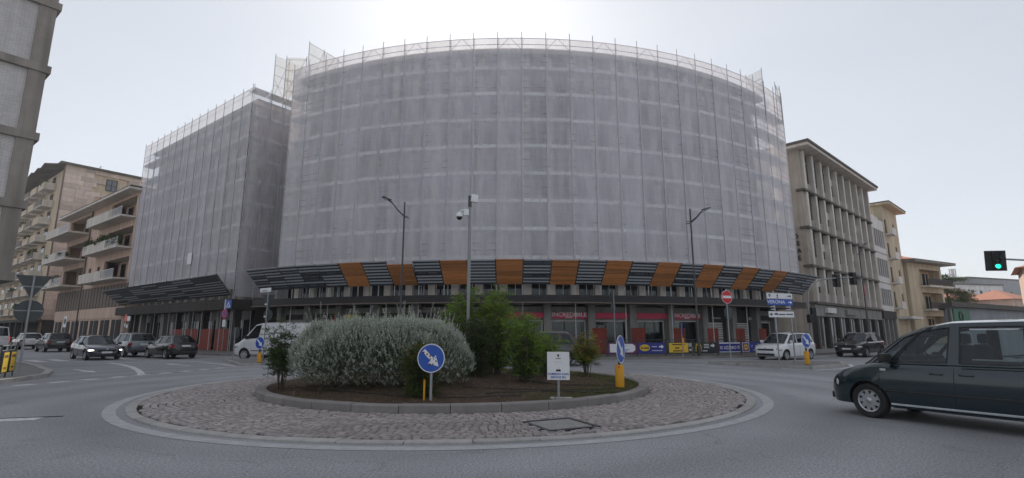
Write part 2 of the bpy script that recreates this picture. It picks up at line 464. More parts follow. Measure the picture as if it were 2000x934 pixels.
M['glass_car_dark'] = glass_mat('tinted_car_glass', (0.012, 0.014, 0.016), 0.15)
M['frame_metal'] = mat('window_frame_metal', (0.35, 0.35, 0.35), 0.5, 0.1, 3)
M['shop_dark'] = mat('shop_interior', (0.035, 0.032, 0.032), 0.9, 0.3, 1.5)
M['tyre'] = mat('tyre_rubber', (0.018, 0.018, 0.019), 0.85, 0.2, 20)
M['rim'] = mat('alloy_rim', (0.45, 0.46, 0.48), 0.35, 0.1, 10, metal=0.7)
M['trim'] = mat('black_plastic_trim', (0.018, 0.019, 0.021), 0.55, 0.2, 10)
M['plate'] = mat('number_plate', (0.65, 0.66, 0.68), 0.4)
M['lamp_clear'] = mat('lamp_lens', (0.55, 0.57, 0.6), 0.1, 0.05, 10, metal=0.3, coat=0.6)
M['lamp_red'] = mat('tail_lens', (0.38, 0.012, 0.02), 0.15, 0.05, 10, coat=0.6)
M['lamp_amber'] = mat('amber_lens', (0.75, 0.25, 0.02), 0.15, 0.05, 10, coat=0.6)
M['lit_white'] = emit('lit_headlamp', (1.0, 0.97, 0.85), 2.2)
M['lit_amber'] = emit('lit_amber_lamp', (1.0, 0.45, 0.06), 1.5)
M['lit_red'] = emit('lit_tail_lamp', (1.0, 0.02, 0.02), 0.8)
M['lit_green'] = emit('lit_green_signal', (0.02, 1.0, 0.5), 1.6)
M['lit_shop'] = emit('lit_shop_lamp', (1.0, 0.9, 0.7), 6.0)
M['seat'] = mat('seat_fabric', (0.03, 0.031, 0.034), 0.9, 0.2, 12)
M['seat_pale'] = mat('pale_headlining', (0.40, 0.39, 0.37), 0.9, 0.1, 6)
M['bark'] = mat('bark', (0.10, 0.075, 0.055), 0.9, 0.3, 10, bump=0.4)
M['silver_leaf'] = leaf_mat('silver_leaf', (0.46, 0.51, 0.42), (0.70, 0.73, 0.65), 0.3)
M['silver_shaded'] = leaf_mat('silver_shaded_leaf', (0.06, 0.085, 0.05), (0.17, 0.21, 0.14), 0.25)  # darker copy of the leaf colour, painting shade inside and low in the bush
M['nandina'] = leaf_mat('nandina_leaf', (0.07, 0.15, 0.02), (0.25, 0.37, 0.05), 0.4)
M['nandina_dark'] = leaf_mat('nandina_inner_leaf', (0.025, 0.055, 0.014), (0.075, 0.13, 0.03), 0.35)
M['nandina_red'] = leaf_mat('nandina_red_leaf', (0.14, 0.12, 0.02), (0.38, 0.15, 0.04), 0.4)
M['pine'] = leaf_mat('pine_needles', (0.035, 0.065, 0.025), (0.09, 0.13, 0.05), 0.25)
M['pot_plant'] = leaf_mat('balcony_plant_leaf', (0.018, 0.04, 0.012), (0.06, 0.10, 0.025), 0.3)

def paint(name, col, rough=0.22, metal=0.25):
    return mat(name, col, rough, 0.05, 3, metal=metal, coat=0.8)

def text(s, size, m, parent, loc, rot=(PI / 2, 0, 0), depth=0.004, name='lettering', align='CENTER', bold=0.0, sx=1.0):
    cu = bpy.data.curves.new('lettering', 'FONT')
    cu.body = s; cu.size = size; cu.align_x = align; cu.align_y = 'CENTER'; cu.extrude = depth; cu.offset = bold * size
    cu.resolution_u = 3
    tmp = bpy.data.objects.new('lettering_tmp', cu)
    COL.objects.link(tmp)
    me = bpy.data.meshes.new_from_object(tmp.evaluated_get(bpy.context.evaluated_depsgraph_get()))
    bpy.data.objects.remove(tmp); bpy.data.curves.remove(cu)
    me.materials.clear(); me.materials.append(m)
    o = link(name, me, parent)
    place(o, loc, rot, (sx, 1, 1))
    return o
# ---------------------------------------------------------------- ground, pavements, markings
def structure(o): o['kind'] = 'structure'; return o

g = MB()
N = 24; E_ = 350.0
ground = structure(MB().add([(-E_, -E_, 0), (E_, -E_, 0), (E_, E_, 0), (-E_, E_, 0)], [(0, 1, 2, 3)]).build('ground', M['asphalt']))

CC = Vector((0, 72, 0))                 # centre of the curved corner building
def pol(r, deg, z=0.0): return Vector((r * math.sin(R(deg)), 72 - r * math.cos(R(deg)), z))
DR = Vector((math.cos(R(42)), math.sin(R(42)), 0))          # street running off to the right
NR = Vector((math.sin(R(42)), -math.cos(R(42)), 0))         # its facades face this way
DL = Vector((-math.cos(R(36.7)), math.sin(R(36.7)), 0))     # street running off to the left
NL = Vector((-math.sin(R(36.7)), -math.cos(R(36.7)), 0))
A0 = Vector((-23.2, 42.8, 0))           # street corner of the left scaffolded block

kl = A0 + NL * 3.4
edge = [kl + DL * 95, kl + DL * 0.2] + [pol(40.2, a) for a in range(-31, 43, 2)] + [pol(40.2, 42) + DR * 130]
poly = [(p.x, p.y) for p in edge] + [(160, 260), (-160, 260)]
structure(MB().prism(poly, -0.3, 0.12).build('pavement', M['pavement']))
pav = bpy.data.objects['pavement']
# kerb stones along the pavement edge
def kerb_run(pts, parent, m, w=0.16, z0=-0.1, z1=0.135, ln=1.0, name='kerb_stone'):
    me = None
    for a, b in zip(pts[:-1], pts[1:]):
        a = Vector(a); b = Vector(b); d = b - a; n = max(1, round(d.length / ln)); d /= n
        for i in range(n):
            p = a + d * i
            key = round(d.length, 2)
            k = MB().bx(0.006, d.length - 0.006, -w, 0.02, z0, z1)
            if me is None or me[0] != key: me = (key, k.mesh('kerb_stone', m))
            o = link(name, me[1], parent)
            o.location = (p.x, p.y, 0); o.rotation_euler = (0, 0, math.atan2(d.y, d.x))
kc = [pol(40.25, a) for a in [-31 + 1.46 * i for i in range(51)]]
kerb_run(kc, pav, M['kerb'])
kerb_run([kl + DL * 40 + NL * 0.05, kl + NL * 0.05, pol(40.25, -31)], pav, M['kerb'])
kerb_run([pol(40.25, 42), pol(40.25, 42) + DR * 45], pav, M['kerb'])

def island(pts, name):
    o = structure(MB().prism(pts, -0.05, 0.12).build(name, M['pavement']))
    q = [Vector((*p, 0)) for p in pts]; q.append(q[0])
    kerb_run(q, o, M['kerb_pale'], 0.14, -0.02, 0.13)
    return o
isl_l = island([(-16.7, 30.6), (-13.3, 25.9), (-10.2, 27.7), (-11.0, 29.4), (-14.6, 30.8)], 'traffic_island_left')
isl_r = island([(10.4, 27.7), (11.3, 26.2), (13.4, 23.7), (16.1, 25.6), (17.2, 27.6), (14.0, 28.9)], 'traffic_island_right')
npts = [(-12.5, 3), (-16.3, 16.5), (-17.2, 19.3), (-18.9, 21.4), (-20.4, 22.7), (-21.6, 23.9), (-24.6, 26.4)]
nose = [Vector((*p, 0)) for p in npts]
pl = structure(MB().prism(npts + [(-24.6 + DL.x * 60, 26.4 + DL.y * 60), (-120, 60), (-120, -30), (-20, -30)], -0.3, 0.12).build('pavement_left', M['pavement']))
kerb_run(nose + [nose[-1] + DL * 12], pl, M['kerb_pale'], 0.2)
structure(MB().prism([(24, 27), (30, 29.5), (40, 37), (160, 150), (160, -20), (34, 6), (25, 20)], -0.3, 0.12).build('pavement_right', M['pavement']))

def strip(pts, wd, z=0.005, m='paint', name='lane_line'):
    pts = [Vector((p[0], p[1], 0)) for p in pts]
    vs = []; fs = []
    for i, p in enumerate(pts):
        t = (pts[min(i + 1, len(pts) - 1)] - pts[max(i - 1, 0)]).normalized()
        nrm = Vector((-t.y, t.x, 0))
        vs += [p + nrm * wd / 2, p - nrm * wd / 2]
    for i in range(len(pts) - 1): fs.append((2 * i, 2 * i + 1, 2 * i + 3, 2 * i + 2))
    return MB().add([(q.x, q.y, z) for q in vs], [f[::-1] if 0 else f for f in fs]).build(name, M[m], ground)

def dashes(pts, wd, on, off, start=0.0):
    pts = [Vector((p[0], p[1], 0)) for p in pts]
    seg = []; tot = 0
    for a, b in zip(pts[:-1], pts[1:]): seg.append((tot, a, b)); tot += (b - a).length
    def at(s_):
        for t0, a, b in reversed(seg):
            if s_ >= t0: return a + (b - a).normalized() * (s_ - t0)
        return pts[0]
    s_ = start
    while s_ + on <= tot:
        strip([at(s_), at(s_ + on)], wd, name='lane_dash'); s_ += on + off

dashes([(-15.3, 16.3), (-14.75, 18.4), (-14.3, 20.6), (-13.85, 22.2), (-13.55, 24.2), (-13.35, 25.6)], 0.34, 0.52, 0.48)
strip([(-21.9, 28.6), (-20.25, 27.2), (-18.2, 25.2), (-16.4, 23.1), (-15.2, 21.6), (-14.4, 20.5)], 0.24)
strip([(-24.5, 32.6), (-20.5, 31.0), (-17.6, 29.6), (-15.0, 27.3), (-13.4, 25.6)], 0.2)
strip([(-13.4, 25.55), (-11.8, 26.4), (-9.8, 27.3)], 0.18)
strip([(12.3, 24.0), (13.3, 23.0), (14.9, 23.9), (16.3, 25.2), (17.6, 27.4)], 0.18)
dashes([(1.0, 28.6), (4.0, 28.1), (8.0, 27.4), (10.2, 27.0)], 0.16, 0.65, 0.55)
dashes([(-8.2, 29.2), (-2, 29.6)], 0.16, 0.65, 0.55)
for k in range(9):
    c = Vector((-28.2, 29.6, 0)) + Vector((0.598, 0.802, 0)) * (1.02 * k)
    if k == 6: continue
    strip([c + DL * 1.5, c - DL * 1.5], 0.5, name='crossing_stripe')
strip([(-11.6, 9.45), (-10.2, 9.78), (-8.95, 10.15)], 0.36)
def arrow_mark(c, d, L=2.6):
    d = Vector((*d, 0)).normalized(); n = Vector((-d.y, d.x, 0)); c = Vector((*c, 0))
    pts = [c - d * L / 2 + n * .07, c - d * L / 2 - n * .07, c + d * .1 - n * .07, c + d * .1 - n * .24, c + d * L / 2, c + d * .1 + n * .24, c + d * .1 + n * .07]
    MB().add([(p.x, p.y, 0.005) for p in pts], [tuple(range(7))]).build('lane_arrow', M['paint'], ground)
arrow_mark((-18.3, 22.6), (-DL.x, -DL.y), 3.0)
arrow_mark((-17.2, 27.0), (DL.x, DL.y), 3.0)
# dark sealed seam on the asphalt
strip([(-11.6, 9.72), (-10.1, 10.05), (-8.75, 10.45)], 0.1, 0.0045, 'joint', 'tar_seam')

# ---------------------------------------------------------------- the roundabout
IC = Vector((-1.58, 15.9, 0))
def ip(r, a, z=0.0): return Vector((IC.x + r * math.cos(a), IC.y + r * math.sin(a), z))
def ring(r0, r1, z0, z1, n=96):
    vs = []; fs = []
    for i in range(n):
        a = 2 * PI * i / n
        vs += [ip(r0, a, z0), ip(r1, a, z1)]
    for i in range(n):
        j = (i + 1) % n
        fs.append((2 * i, 2 * i + 1, 2 * j + 1, 2 * j))
    return MB().add(vs, fs)
ring(8.20, 8.43, 0.005, 0.005).build('painted_ring', M['paint_worn'], ground)
def apron_z(r): return 0.018 + 0.025 * (7.85 - r) / 2.35
apron = structure(ring(5.4, 7.95, apron_z(5.4) - 0.016, apron_z(7.95) - 0.012).build('cobbled_apron', M['joint']))
# outer flush kerb slabs
n = 50
rng = random.Random(4)
def arc_block(r0, r1, da, z0, z1, seg=3, b=0.012):
    """one kerb stone bent to the ring, origin on the ring centre"""
    vs = []; fs = []
    for i in range(seg + 1):
        a = -da / 2 + da * i / seg
        for (r, z) in ((r0, z0), (r0, z1 - b), (r0 + b, z1), (r1 - b, z1), (r1, z1 - b), (r1, z0)):
            vs.append((r * math.cos(a), r * math.sin(a), z))
    for i in range(seg):
        for k in range(5): fs.append((6 * i + k, 6 * i + k + 1, 6 * i + k + 7, 6 * i + k + 6))
    fs.append((5, 4, 3, 2, 1, 0)); fs.append(tuple(6 * seg + k for k in range(6)))
    return MB().add(vs, [f[::-1] for f in fs])
me_o = arc_block(7.85, 8.05, 2 * PI / n - 0.0016, -0.05, 0.034).mesh('apron_edge_slab', M['kerb_pale'])
for i in range(n):
    o = link('edge_slab', me_o, apron)
    o.location = (IC.x, IC.y, rng.uniform(-0.008, 0.006)); o.rotation_euler = (0, 0, 2 * PI * i / n)
n = 34
me_k = arc_block(5.24, 5.50, 2 * PI / n - 0.0028, 0.0, 0.215, b=0.02).mesh('island_kerb_stone', M['kerb'])
planter = structure(link('planted_island', None))
# soil mound
vs = []; fs = []
NR_, NA_ = 22, 72
rs_ = random.Random(3)
for i in range(NR_ + 1):
    r = 5.27 * i / NR_
    for k in range(NA_):
        a = 2 * PI * k / NA_
        z = 0.16 + 0.16 * (1 - (r / 5.27) ** 2) + (rs_.uniform(-0.025, 0.03) if i < NR_ else 0)
        vs.append(ip(r, a, z))
for i in range(NR_):
    for k in range(NA_):
        fs.append((i * NA_ + k, (i + 1) * NA_ + k, (i + 1) * NA_ + (k + 1) % NA_, i * NA_ + (k + 1) % NA_))
bpy.data.objects.remove(planter)
planter = structure(MB().add(vs, fs).build('planted_island', M['soil'], smooth=60))
def soil_z(x, y):
    r = math.hypot(x - IC.x, y - IC.y); return 0.16 + 0.16 * max(0, 1 - (r / 5.27) ** 2)
for i in range(n):
    o = link('kerb_stone', me_k, planter)
    o.location = (IC.x, IC.y, rng.uniform(-0.01, 0.008)); o.rotation_euler = (0, 0, 2 * PI * (i + 0.37) / n)
# cobbles: rows bent into shallow fans
stones = []
rc = random.Random(9)
NF = 16
for row in range(-8, 30):
    r0 = 5.2 + row * 0.142
    a = 0.0
    while a < 2 * PI:
        ph = (a * NF / (2 * PI)) % 1.0
        sc_ = 0.36 * (math.sin(PI * ph))
        dsc = 0.36 * PI * math.cos(PI * ph) * NF / (2 * PI)
        r = r0 + sc_
        step = rc.uniform(0.115, 0.18)
        slope = dsc / max(r, 1)
        da = step / (r * math.sqrt(1 + slope * slope))
        if 5.53 < r < 7.80 and not (0.35 < 0):
            stones.append((r + rc.uniform(-.006, .006), a + da / 2, step, math.atan(slope)))
        a += da
# keep the hatch area free
HC = Vector((0.83, 9.35, 0))
sp_ = []
for r, a, st, sl_ in stones:
    p = ip(r, a)
    q = (p - HC); ca, sa = math.cos(R(25)), math.sin(R(25))
    if abs(q.x * ca + q.y * sa) < 0.52 and abs(-q.x * sa + q.y * ca) < 0.52: continue
    sp_.append((p.x, p.y, apron_z(r), a + PI / 2 + sl_, st))
sp_.sort(key=lambda q: math.hypot(q[0] + 0.2, q[1]) )
def stone(lx, ly, rr):
    hx, hy = lx / 2, ly / 2
    j = lambda: rr.uniform(-0.007, 0.007)
    q = [(-hx + j(), -hy + j()), (hx + j(), -hy + j()), (hx + j(), hy + j()), (-hx + j(), hy + j())]
    h = [rr.uniform(0.0, 0.010) for _ in range(4)]
    vs = [(x, y, -0.05) for x, y in q] + [(x, y, 0.0) for x, y in q] + [(x * 0.86, y * 0.86, 0.014 + hh) for (x, y), hh in zip(q, h)]
    fs = []
    for b in (0, 4):
        for i in range(4): fs.append((b + i, b + (i + 1) % 4, b + 4 + (i + 1) % 4, b + 4 + i))
    fs.append((8, 9, 10, 11))
    return vs, fs
var = []
for i in range(10):
    v_, f_ = stone(0.12, 0.120, rc); var.append(MB().add(v_, f_).mesh('cobble_stone', M['cobble'], 30))
for i, (x, y, z, rz, st) in enumerate(sp_[:300]):
    o = link('cobble', var[i % 10], apron)
    o.location = (x, y, z); o.rotation_euler = (rc.uniform(-.02, .02), rc.uniform(-.02, .02), rz); o.scale = (st * 0.87 / 0.12, 1, 1)
mb = MB()
for (x, y, z, rz, st) in sp_[300:]:
    v_, f_ = stone(st * 0.87, 0.120, rc)
    ca, sa = math.cos(rz), math.sin(rz)
    mb.add([(x + p[0] * ca - p[1] * sa, y + p[0] * sa + p[1] * ca, z + p[2]) for p in v_], f_)
o = mb.build('cobbles', M['cobble'], apron, smooth=30); o['kind'] = 'stuff'
# iron access hatch in the cobbles
hz = apron_z(math.hypot(HC.x - IC.x, HC.y - IC.y))
hatch = thing('access_hatch', 'square ribbed iron access hatch set in the cobbles', 'hatch', (HC.x, HC.y, hz), R(25))
hm = MB()
for sx0, sx1, sy0, sy1 in ((-.5, .5, -.5, -.44), (-.5, .5, .44, .5), (-.5, -.44, -.44, .44), (.44, .5, -.44, .44)): hm.bx(sx0, sx1, sy0, sy1, -.05, .022)
hm.build('hatch_frame', M['dark_steel'], hatch)
hm = MB().bx(-.42, .42, -.42, .42, -.04, .010)
for i in range(13):
    x = -.39 + i * .065; hm.bx(x - .014, x + .014, -.39, .39, .010, .018)
hm.build('hatch_cover', M['kerb_pale'], hatch)
# dry straw, twigs and grass on the soil
mb = MB(); rr = random.Random(21)
for i in range(5200):
    r = 5.15 * math.sqrt(rr.random()); a = rr.uniform(0, 2 * PI); p = ip(r, a); z = soil_z(p.x, p.y) + rr.uniform(0.0, 0.035)
    L_ = rr.uniform(0.05, 0.22); d = Vector((rr.uniform(-1, 1), rr.uniform(-1, 1), rr.uniform(-.12, .18))).normalized() * L_
    s_ = Vector((-d.y, d.x, 0)).normalized() * rr.uniform(.003, .008)
    q = Vector((p.x, p.y, z))
    mb.add([q - s_, q + s_, q + d + s_ * .4, q + d - s_ * .4], [(0, 1, 2, 3)])
o = mb.build('straw_mulch', M['straw'], planter); o['kind'] = 'stuff'
mb = MB()
for i in range(5200):
    if i < 3600:
        a = rr.uniform(-1.15, 0.75); r = 5.2 - abs(rr.gauss(0, .55))
    else:
        a = rr.uniform(0, 2 * PI); r = 5.1 * math.sqrt(rr.random())
    p = ip(r, a); z = soil_z(p.x, p.y) - 0.01
    L_ = rr.uniform(0.04, 0.12); q = Vector((p.x, p.y, z))
    d = Vector((rr.uniform(-.5, .5), rr.uniform(-.5, .5), 1)).normalized() * L_
    s_ = Vector((rr.uniform(-1, 1), rr.uniform(-1, 1), 0)).normalized() * .007
    mb.add([q - s_, q + s_, q + d], [(0, 1, 2)])
o = mb.build('grass_tufts', M['grass'], planter); o['kind'] = 'stuff'
hoses = [([(-1.2, 13.0), (0.2, 12.7), (1.6, 12.9), (2.6, 13.5), (3.0, 14.3)], 'black irrigation hose looping past the white notice board'),
         ([(-0.6, 12.0), (0.6, 12.5), (1.9, 12.6), (2.9, 13.0), (3.2, 13.6)], 'black irrigation hose running to the leaning blue disc sign'),
         ([(0.2, 14.4), (1.4, 13.8), (2.4, 14.1), (3.1, 14.9), (2.7, 15.8)], 'black irrigation hose curling round the small shrub bases'),
         ([(-4.9, 13.4), (-3.6, 12.3), (-2.2, 11.6), (-1.0, 11.5), (0.4, 11.9)], 'black irrigation hose lying in front of the silver bush')]
for pts, lab in hoses:
    sm = []
    for i in range(len(pts) - 1):
        p0, p1, p2, p3 = [Vector(pts[max(0, min(len(pts) - 1, i + k))]) for k in (-1, 0, 1, 2)]
        for t in (0, .2, .4, .6, .8):
            q = 0.5 * ((2 * p1) + (p2 - p0) * t + (2 * p0 - 5 * p1 + 4 * p2 - p3) * t * t + (3 * p1 - p0 - 3 * p2 + p3) * t ** 3)
            sm.append((q.x, q.y, soil_z(q.x, q.y) + 0.03 + rr.uniform(-.004, .012)))
    tag(MB().tube(sm, 0.014, 5).build('irrigation_hose', M['hose'], smooth=60), lab, 'hose')
# ---------------------------------------------------------------- scaffolded corner building
RB = 35.5                                     # facade radius, scaffold stands outside it
TH0, BAY = 1.13, 1.8 / 37 * 180 / PI          # scaffold posts every 1.8 m round the curve
def arcwall(r0, r1, a0, a1, z0, z1, step=1.5):
    n = max(1, int(round((a1 - a0) / step)))
    vs = []; fs = []
    for i in range(n + 1):
        a = a0 + (a1 - a0) * i / n
        for (r, z) in ((r0, z0), (r1, z0), (r1, z1), (r0, z1)):
            p = pol(r, a, z); vs.append((p.x, p.y - 72, p.z))
    for i in range(n):
        for k in range(4): fs.append((4 * i + k, 4 * i + (k + 1) % 4, 4 * i + 4 + (k + 1) % 4, 4 * i + 4 + k))
    fs.append((0, 3, 2, 1)); fs.append(tuple(4 * n + k for k in range(4)))
    return MB().add(vs, [f[::-1] for f in fs])
curved = thing('corner_building', 'curved multi-storey corner building hidden behind white scaffold netting over red shop fronts', 'building', (0, 72, 0))
B0, B1 = -29.5, 39.0
arcwall(RB - 9, RB - 0.25, B0, B1, 4.1, 22.55).build('wall', M['facade_net'], curved)
arcwall(RB - 9.5, RB + 0.75, B0 - .6, B1 + .6, 22.55, 22.95).build('roof_cornice', M['concrete'], curved)
arcwall(RB - 9.6, RB - 9.2, B0, B1, 0.1, 22.55, 4).build('rear_wall', M['facade_net'], curved)
FL = [4.1, 7.4, 10.7, 14.0, 17.3, 20.6]
ribA = 2.787
nrib = int((B1 - B0) / ribA)
me_rib = arcwall(RB - 0.25, RB + 0.05, -0.42, 0.42, 4.1, 22.55, 1).mesh('facade_rib', M['rib'])
me_win = arcwall(RB - 0.24, RB - 0.20, -0.93, 0.93, 0.0, 2.2, 1).mesh('facade_window', M['glass'])
me_frm = MB()
for z in (0.0, 2.15):
    q = arcwall(RB - 0.2, RB - 0.15, -0.95, 0.95, z, z + .05, 2); me_frm.add(q.v, q.f)
for a in (-.93, 0, .87):
    q = arcwall(RB - 0.2, RB - 0.15, a, a + .06, 0.05, 2.15, 1); me_frm.add(q.v, q.f)
me_frm = me_frm.mesh('facade_window_frame', M['white_wall'])
for i in range(nrib + 1):
    a = B0 + 0.6 + i * ribA
    o = link('rib', me_rib, curved); o.rotation_euler = (0, 0, R(a))
    if i == nrib: continue
    for f in range(5):
        o = link('window', me_win, curved); o.rotation_euler = (0, 0, R(a + ribA / 2)); o.location = (0, 0, FL[f] + 0.75 if f else FL[f] + 0.1)
        q = link('window_frame', me_frm, o)
for f in range(1, 6):
    arcwall(RB - 0.25, RB - 0.08, B0, B1, FL[f] - .14, FL[f] + .14).build('floor_band', M['spandrel'], curved)
# projecting slab over the shops
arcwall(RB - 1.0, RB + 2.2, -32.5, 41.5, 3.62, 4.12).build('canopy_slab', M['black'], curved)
arcwall(RB + 2.2, RB + 2.3, -32.5, 41.5, 3.56, 3.64).build('slab_edge_batten', M['shutter_brown'], curved)
# shop level: columns, fascias, glazing
CA = [4.0 + 5.05 * k for k in range(-8, 8)]
me_col = arcwall(RB - 0.3, RB + 0.35, -0.42, 0.42, 0.12, 3.62, 1).mesh('shop_column', M['concrete'])
for a in CA:
    if B0 - 2 < a < B1 + 2:
        o = link('column', me_col, curved); o.rotation_euler = (0, 0, R(a))
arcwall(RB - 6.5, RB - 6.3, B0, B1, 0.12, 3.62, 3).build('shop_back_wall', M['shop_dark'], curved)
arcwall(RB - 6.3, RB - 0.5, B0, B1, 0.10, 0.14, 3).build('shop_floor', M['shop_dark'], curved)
def at_curve(o, r, a, z, extra=0.0):
    """stand a flat thing facing outwards at radius r, bearing a, in the building's frame"""
    p = pol(r, a, z); o.location = (p.x, p.y - 72, z); o.rotation_euler = (0, 0, R(a) + extra); return o
me_sw = arcwall(RB - 0.32, RB - 0.29, -1.95, 1.95, 0.55, 2.42, 1.3).mesh('shop_window', M['glass_shop'])
me_sf = MB()
for z0, z1 in ((0.47, 0.55), (2.42, 2.5)):
    q = arcwall(RB - 0.34, RB - 0.24, -2.05, 2.05, z0, z1, 1.4); me_sf.add(q.v, q.f)
for a in (-2.05, 1.93):
    q = arcwall(RB - 0.34, RB - 0.24, a, a + .12, 0.55, 2.42, 1); me_sf.add(q.v, q.f)
me_sf = me_sf.mesh('shop_window_frame', M['white_wall'])
me_fas = arcwall(RB - 0.30, RB + 0.12, -2.1, 2.1, 2.62, 3.02, 1.4).mesh('shop_fascia', M['sign_crimson'])
me_pan = arcwall(RB - 0.30, RB - 0.05, -2.1, 2.1, 3.04, 3.44, 1.4).mesh('transom_panel', M['concrete'])
me_lin = arcwall(RB - 0.33, RB - 0.12, -2.1, 2.1, 2.5, 2.62, 1.4).mesh('shop_lintel', M['spandrel'])
me_sill = arcwall(RB - 0.33, RB - 0.15, -2.1, 2.1, 0.12, 0.47, 1.4).mesh('shop_plinth', M['spandrel'])
def shop_bay(a, kind):
    def p(name, me):
        o = link(name, me, curved); o.rotation_euler = (0, 0, R(a)); return o
    if kind in ('red', 'red_text'):
        for nme, me in (('shop_window', me_sw), ('fascia', me_fas), ('transom_panel', me_pan), ('lintel', me_lin), ('plinth', me_sill)):
            o = p(nme, me)
            if nme == 'shop_window': link('window_frame', me_sf, o)
            if nme == 'fascia' and kind == 'red_text':
                t = text('INCREDIBILE', 0.40, M['white'], o, (0, -(RB + 0.13), 2.87), bold=0.012, sx=1.12)
                t = text('OGGI !', 0.19, M['white'], o, (0, -(RB + 0.13), 2.68), bold=0.01)
    elif kind == 'shutter':
        b = arcwall(RB - 0.36, RB - 0.33, -2.1, 2.1, 0.12, 3.5, 1.4).build('shutter_backing', M['shop_dark'], curved); b.rotation_euler = (0, 0, R(a))
        for i in range(17):
            z = 0.14 + i * 0.135
            q = arcwall(RB - 0.34, RB - 0.2, -2.0, 1.2, z, z + 0.09, 1.5).build('shutter_slat', M['shutter'], curved); q.rotation_euler = (0, 0, R(a))
        q = arcwall(RB - 0.31, RB - 0.15, -2.1, 2.1, 2.55, 2.95, 1.4).build('fascia', M['black'], curved); q.rotation_euler = (0, 0, R(a))
        s_ = MB().lathe([(0, 0), (.16, 0), (.16, .03), (0, .03)], 20).build('round_logo', M['white'], q, (-1.05 if a < 28 else 1.05, -(RB - 0.135), 2.75), (PI / 2, 0, 0)); s_.scale = (1.25, 0.8, 1)
        MB().lathe([(0, .03), (.09, .03), (.09, .04), (0, .04)], 16).build('logo_eye', M['black'], s_).scale = (1.2, .6, 1)
        if a < 28: arcwall(RB - .149, RB - .145, -.7, .9, 2.68, 2.8, 1).build('print_line', M['post_grey'], q)
    elif kind == 'dark':
        p('transom_panel', me_pan); p('lintel', me_lin)
        q = arcwall(RB - 0.30, RB - 0.1, -2.1, 2.1, 2.62, 3.03, 1.4).build('fascia', M['concrete_dark'], curved); q.rotation_euler = (0, 0, R(a))
        o = p('shop_window', me_sw); link('window_frame', me_sf, o); p('plinth', me_sill)
def red_hoard(a, z1=1.95, wd=0.85):
    o = arcwall(RB + 0.36, RB + 0.38, -wd, wd, 0.14, z1, 1).build('site_hoarding', M['hoarding_red'], curved); o.rotation_euler = (0, 0, R(a))
kinds = {}
for i, a in enumerate(CA[:-1]):
    c = a + 2.525
    if c < B0 or c > B1: continue
    k = 'dark'
    if a > -2 and a < 3: k = 'red_text' if 0 else 'red'
    if 3 < a < 8: k = 'red_text'
    if 8 < a < 18: k = 'red'
    if 18 < a < 23: k = 'red_text'
    if 23 < a < 33: k = 'shutter'
    shop_bay(c, k)
shop_bay(CA[5] + 2.525 if False else CA[0], 'none')
for a in (9.9, 14.6, 20.1, 25.2, 30.1, 34.9, -21.5, -26.5): red_hoard(a)
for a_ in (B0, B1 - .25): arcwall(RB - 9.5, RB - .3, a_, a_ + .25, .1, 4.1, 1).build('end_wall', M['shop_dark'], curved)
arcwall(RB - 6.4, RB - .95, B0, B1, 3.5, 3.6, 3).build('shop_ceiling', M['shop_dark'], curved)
# lit lamps hang inside the shops
sl_ = []
for a, z in ((6.4, 2.3), (11.6, 2.2), (17, 2.25), (22, 2.3), (-8, 2.3), (-3.5, 2.3), (1.5, 2.3)):
    o = at_curve(MB().cbox((0, 0, 0), (0.9, .12, .05), .01).build('shop_lamp', M['lit_shop'], curved), RB - 2.5, a, z + .4)
# yellow and red banner over the left shops
o = arcwall(RB - 0.05, RB - 0.03, -2.3, 1.2, 2.25, 2.95, 1.2).build('shop_banner', M['banner_yellow'], curved); o.rotation_euler = (0, 0, R(-20.0))
q = arcwall(RB - 0.03, RB - 0.02, -2.3, 1.2, 2.22, 2.36, 1.2).build('banner_stripe', M['sign_red'], o)
q = arcwall(RB - 0.03, RB - 0.02, -2.3, -1.7, 2.36, 2.9, 1.2).build('banner_stripe', M['sign_red'], o)
# mannequins behind the glass
cl = [('pale blue', (0.25, 0.42, 0.45)), ('black', (0.015, 0.015, 0.02)), ('teal', (0.03, 0.16, 0.17)), ('plum', (0.16, 0.03, 0.07)), ('grey', (0.2, 0.21, 0.22)), ('dark green', (0.03, 0.07, 0.05))]
spots = [(10.6, 'teal'), (11.6, 'black'), (12.9, 'plum'), (15.6, 'pale blue'), (16.6, 'dark green'), (17.5, 'grey')]
for a, cname in spots:
    c = dict(cl)[cname]
    p = pol(RB - 0.95, a, 0.55)
    r = thing('mannequin', 'shop mannequin dressed in %s clothes behind the window glass' % cname, 'mannequin', p, R(a), 'mannequins in the shop windows')
    cm = mat('cloth_' + cname.replace(' ', '_'), c, 0.9, 0.2, 8)
    MB().lathe([(.17, 0), (.21, .03), (.21, .06), (.03, .09), (.03, .1)], 14).build('stand', M['steel'], r)
    MB().lathe([(.05, .0), (.16, .05), (.17, .35), (.13, .62), (.16, .85), (.19, 1.08), (.15, 1.2), (.06, 1.25)], 12).build('clothes', cm, r, (0, 0, .1), smooth=50).scale = (1.15, .7, 1)
    MB().lathe([(.045, 0), (.045, .08), (.075, .13), (.085, .2), (.07, .28), (0, .31)], 12).build('head', M['seat_pale'], r, (0, 0, 1.33), smooth=50)
    for s_ in (-1, 1):
        MB().tube([(s_ * .2, 0, 1.2), (s_ * .25, .02, .95), (s_ * .23, -.04, .68)], [.05, .042, .03], 6).build('arm', cm, r, smooth=50)

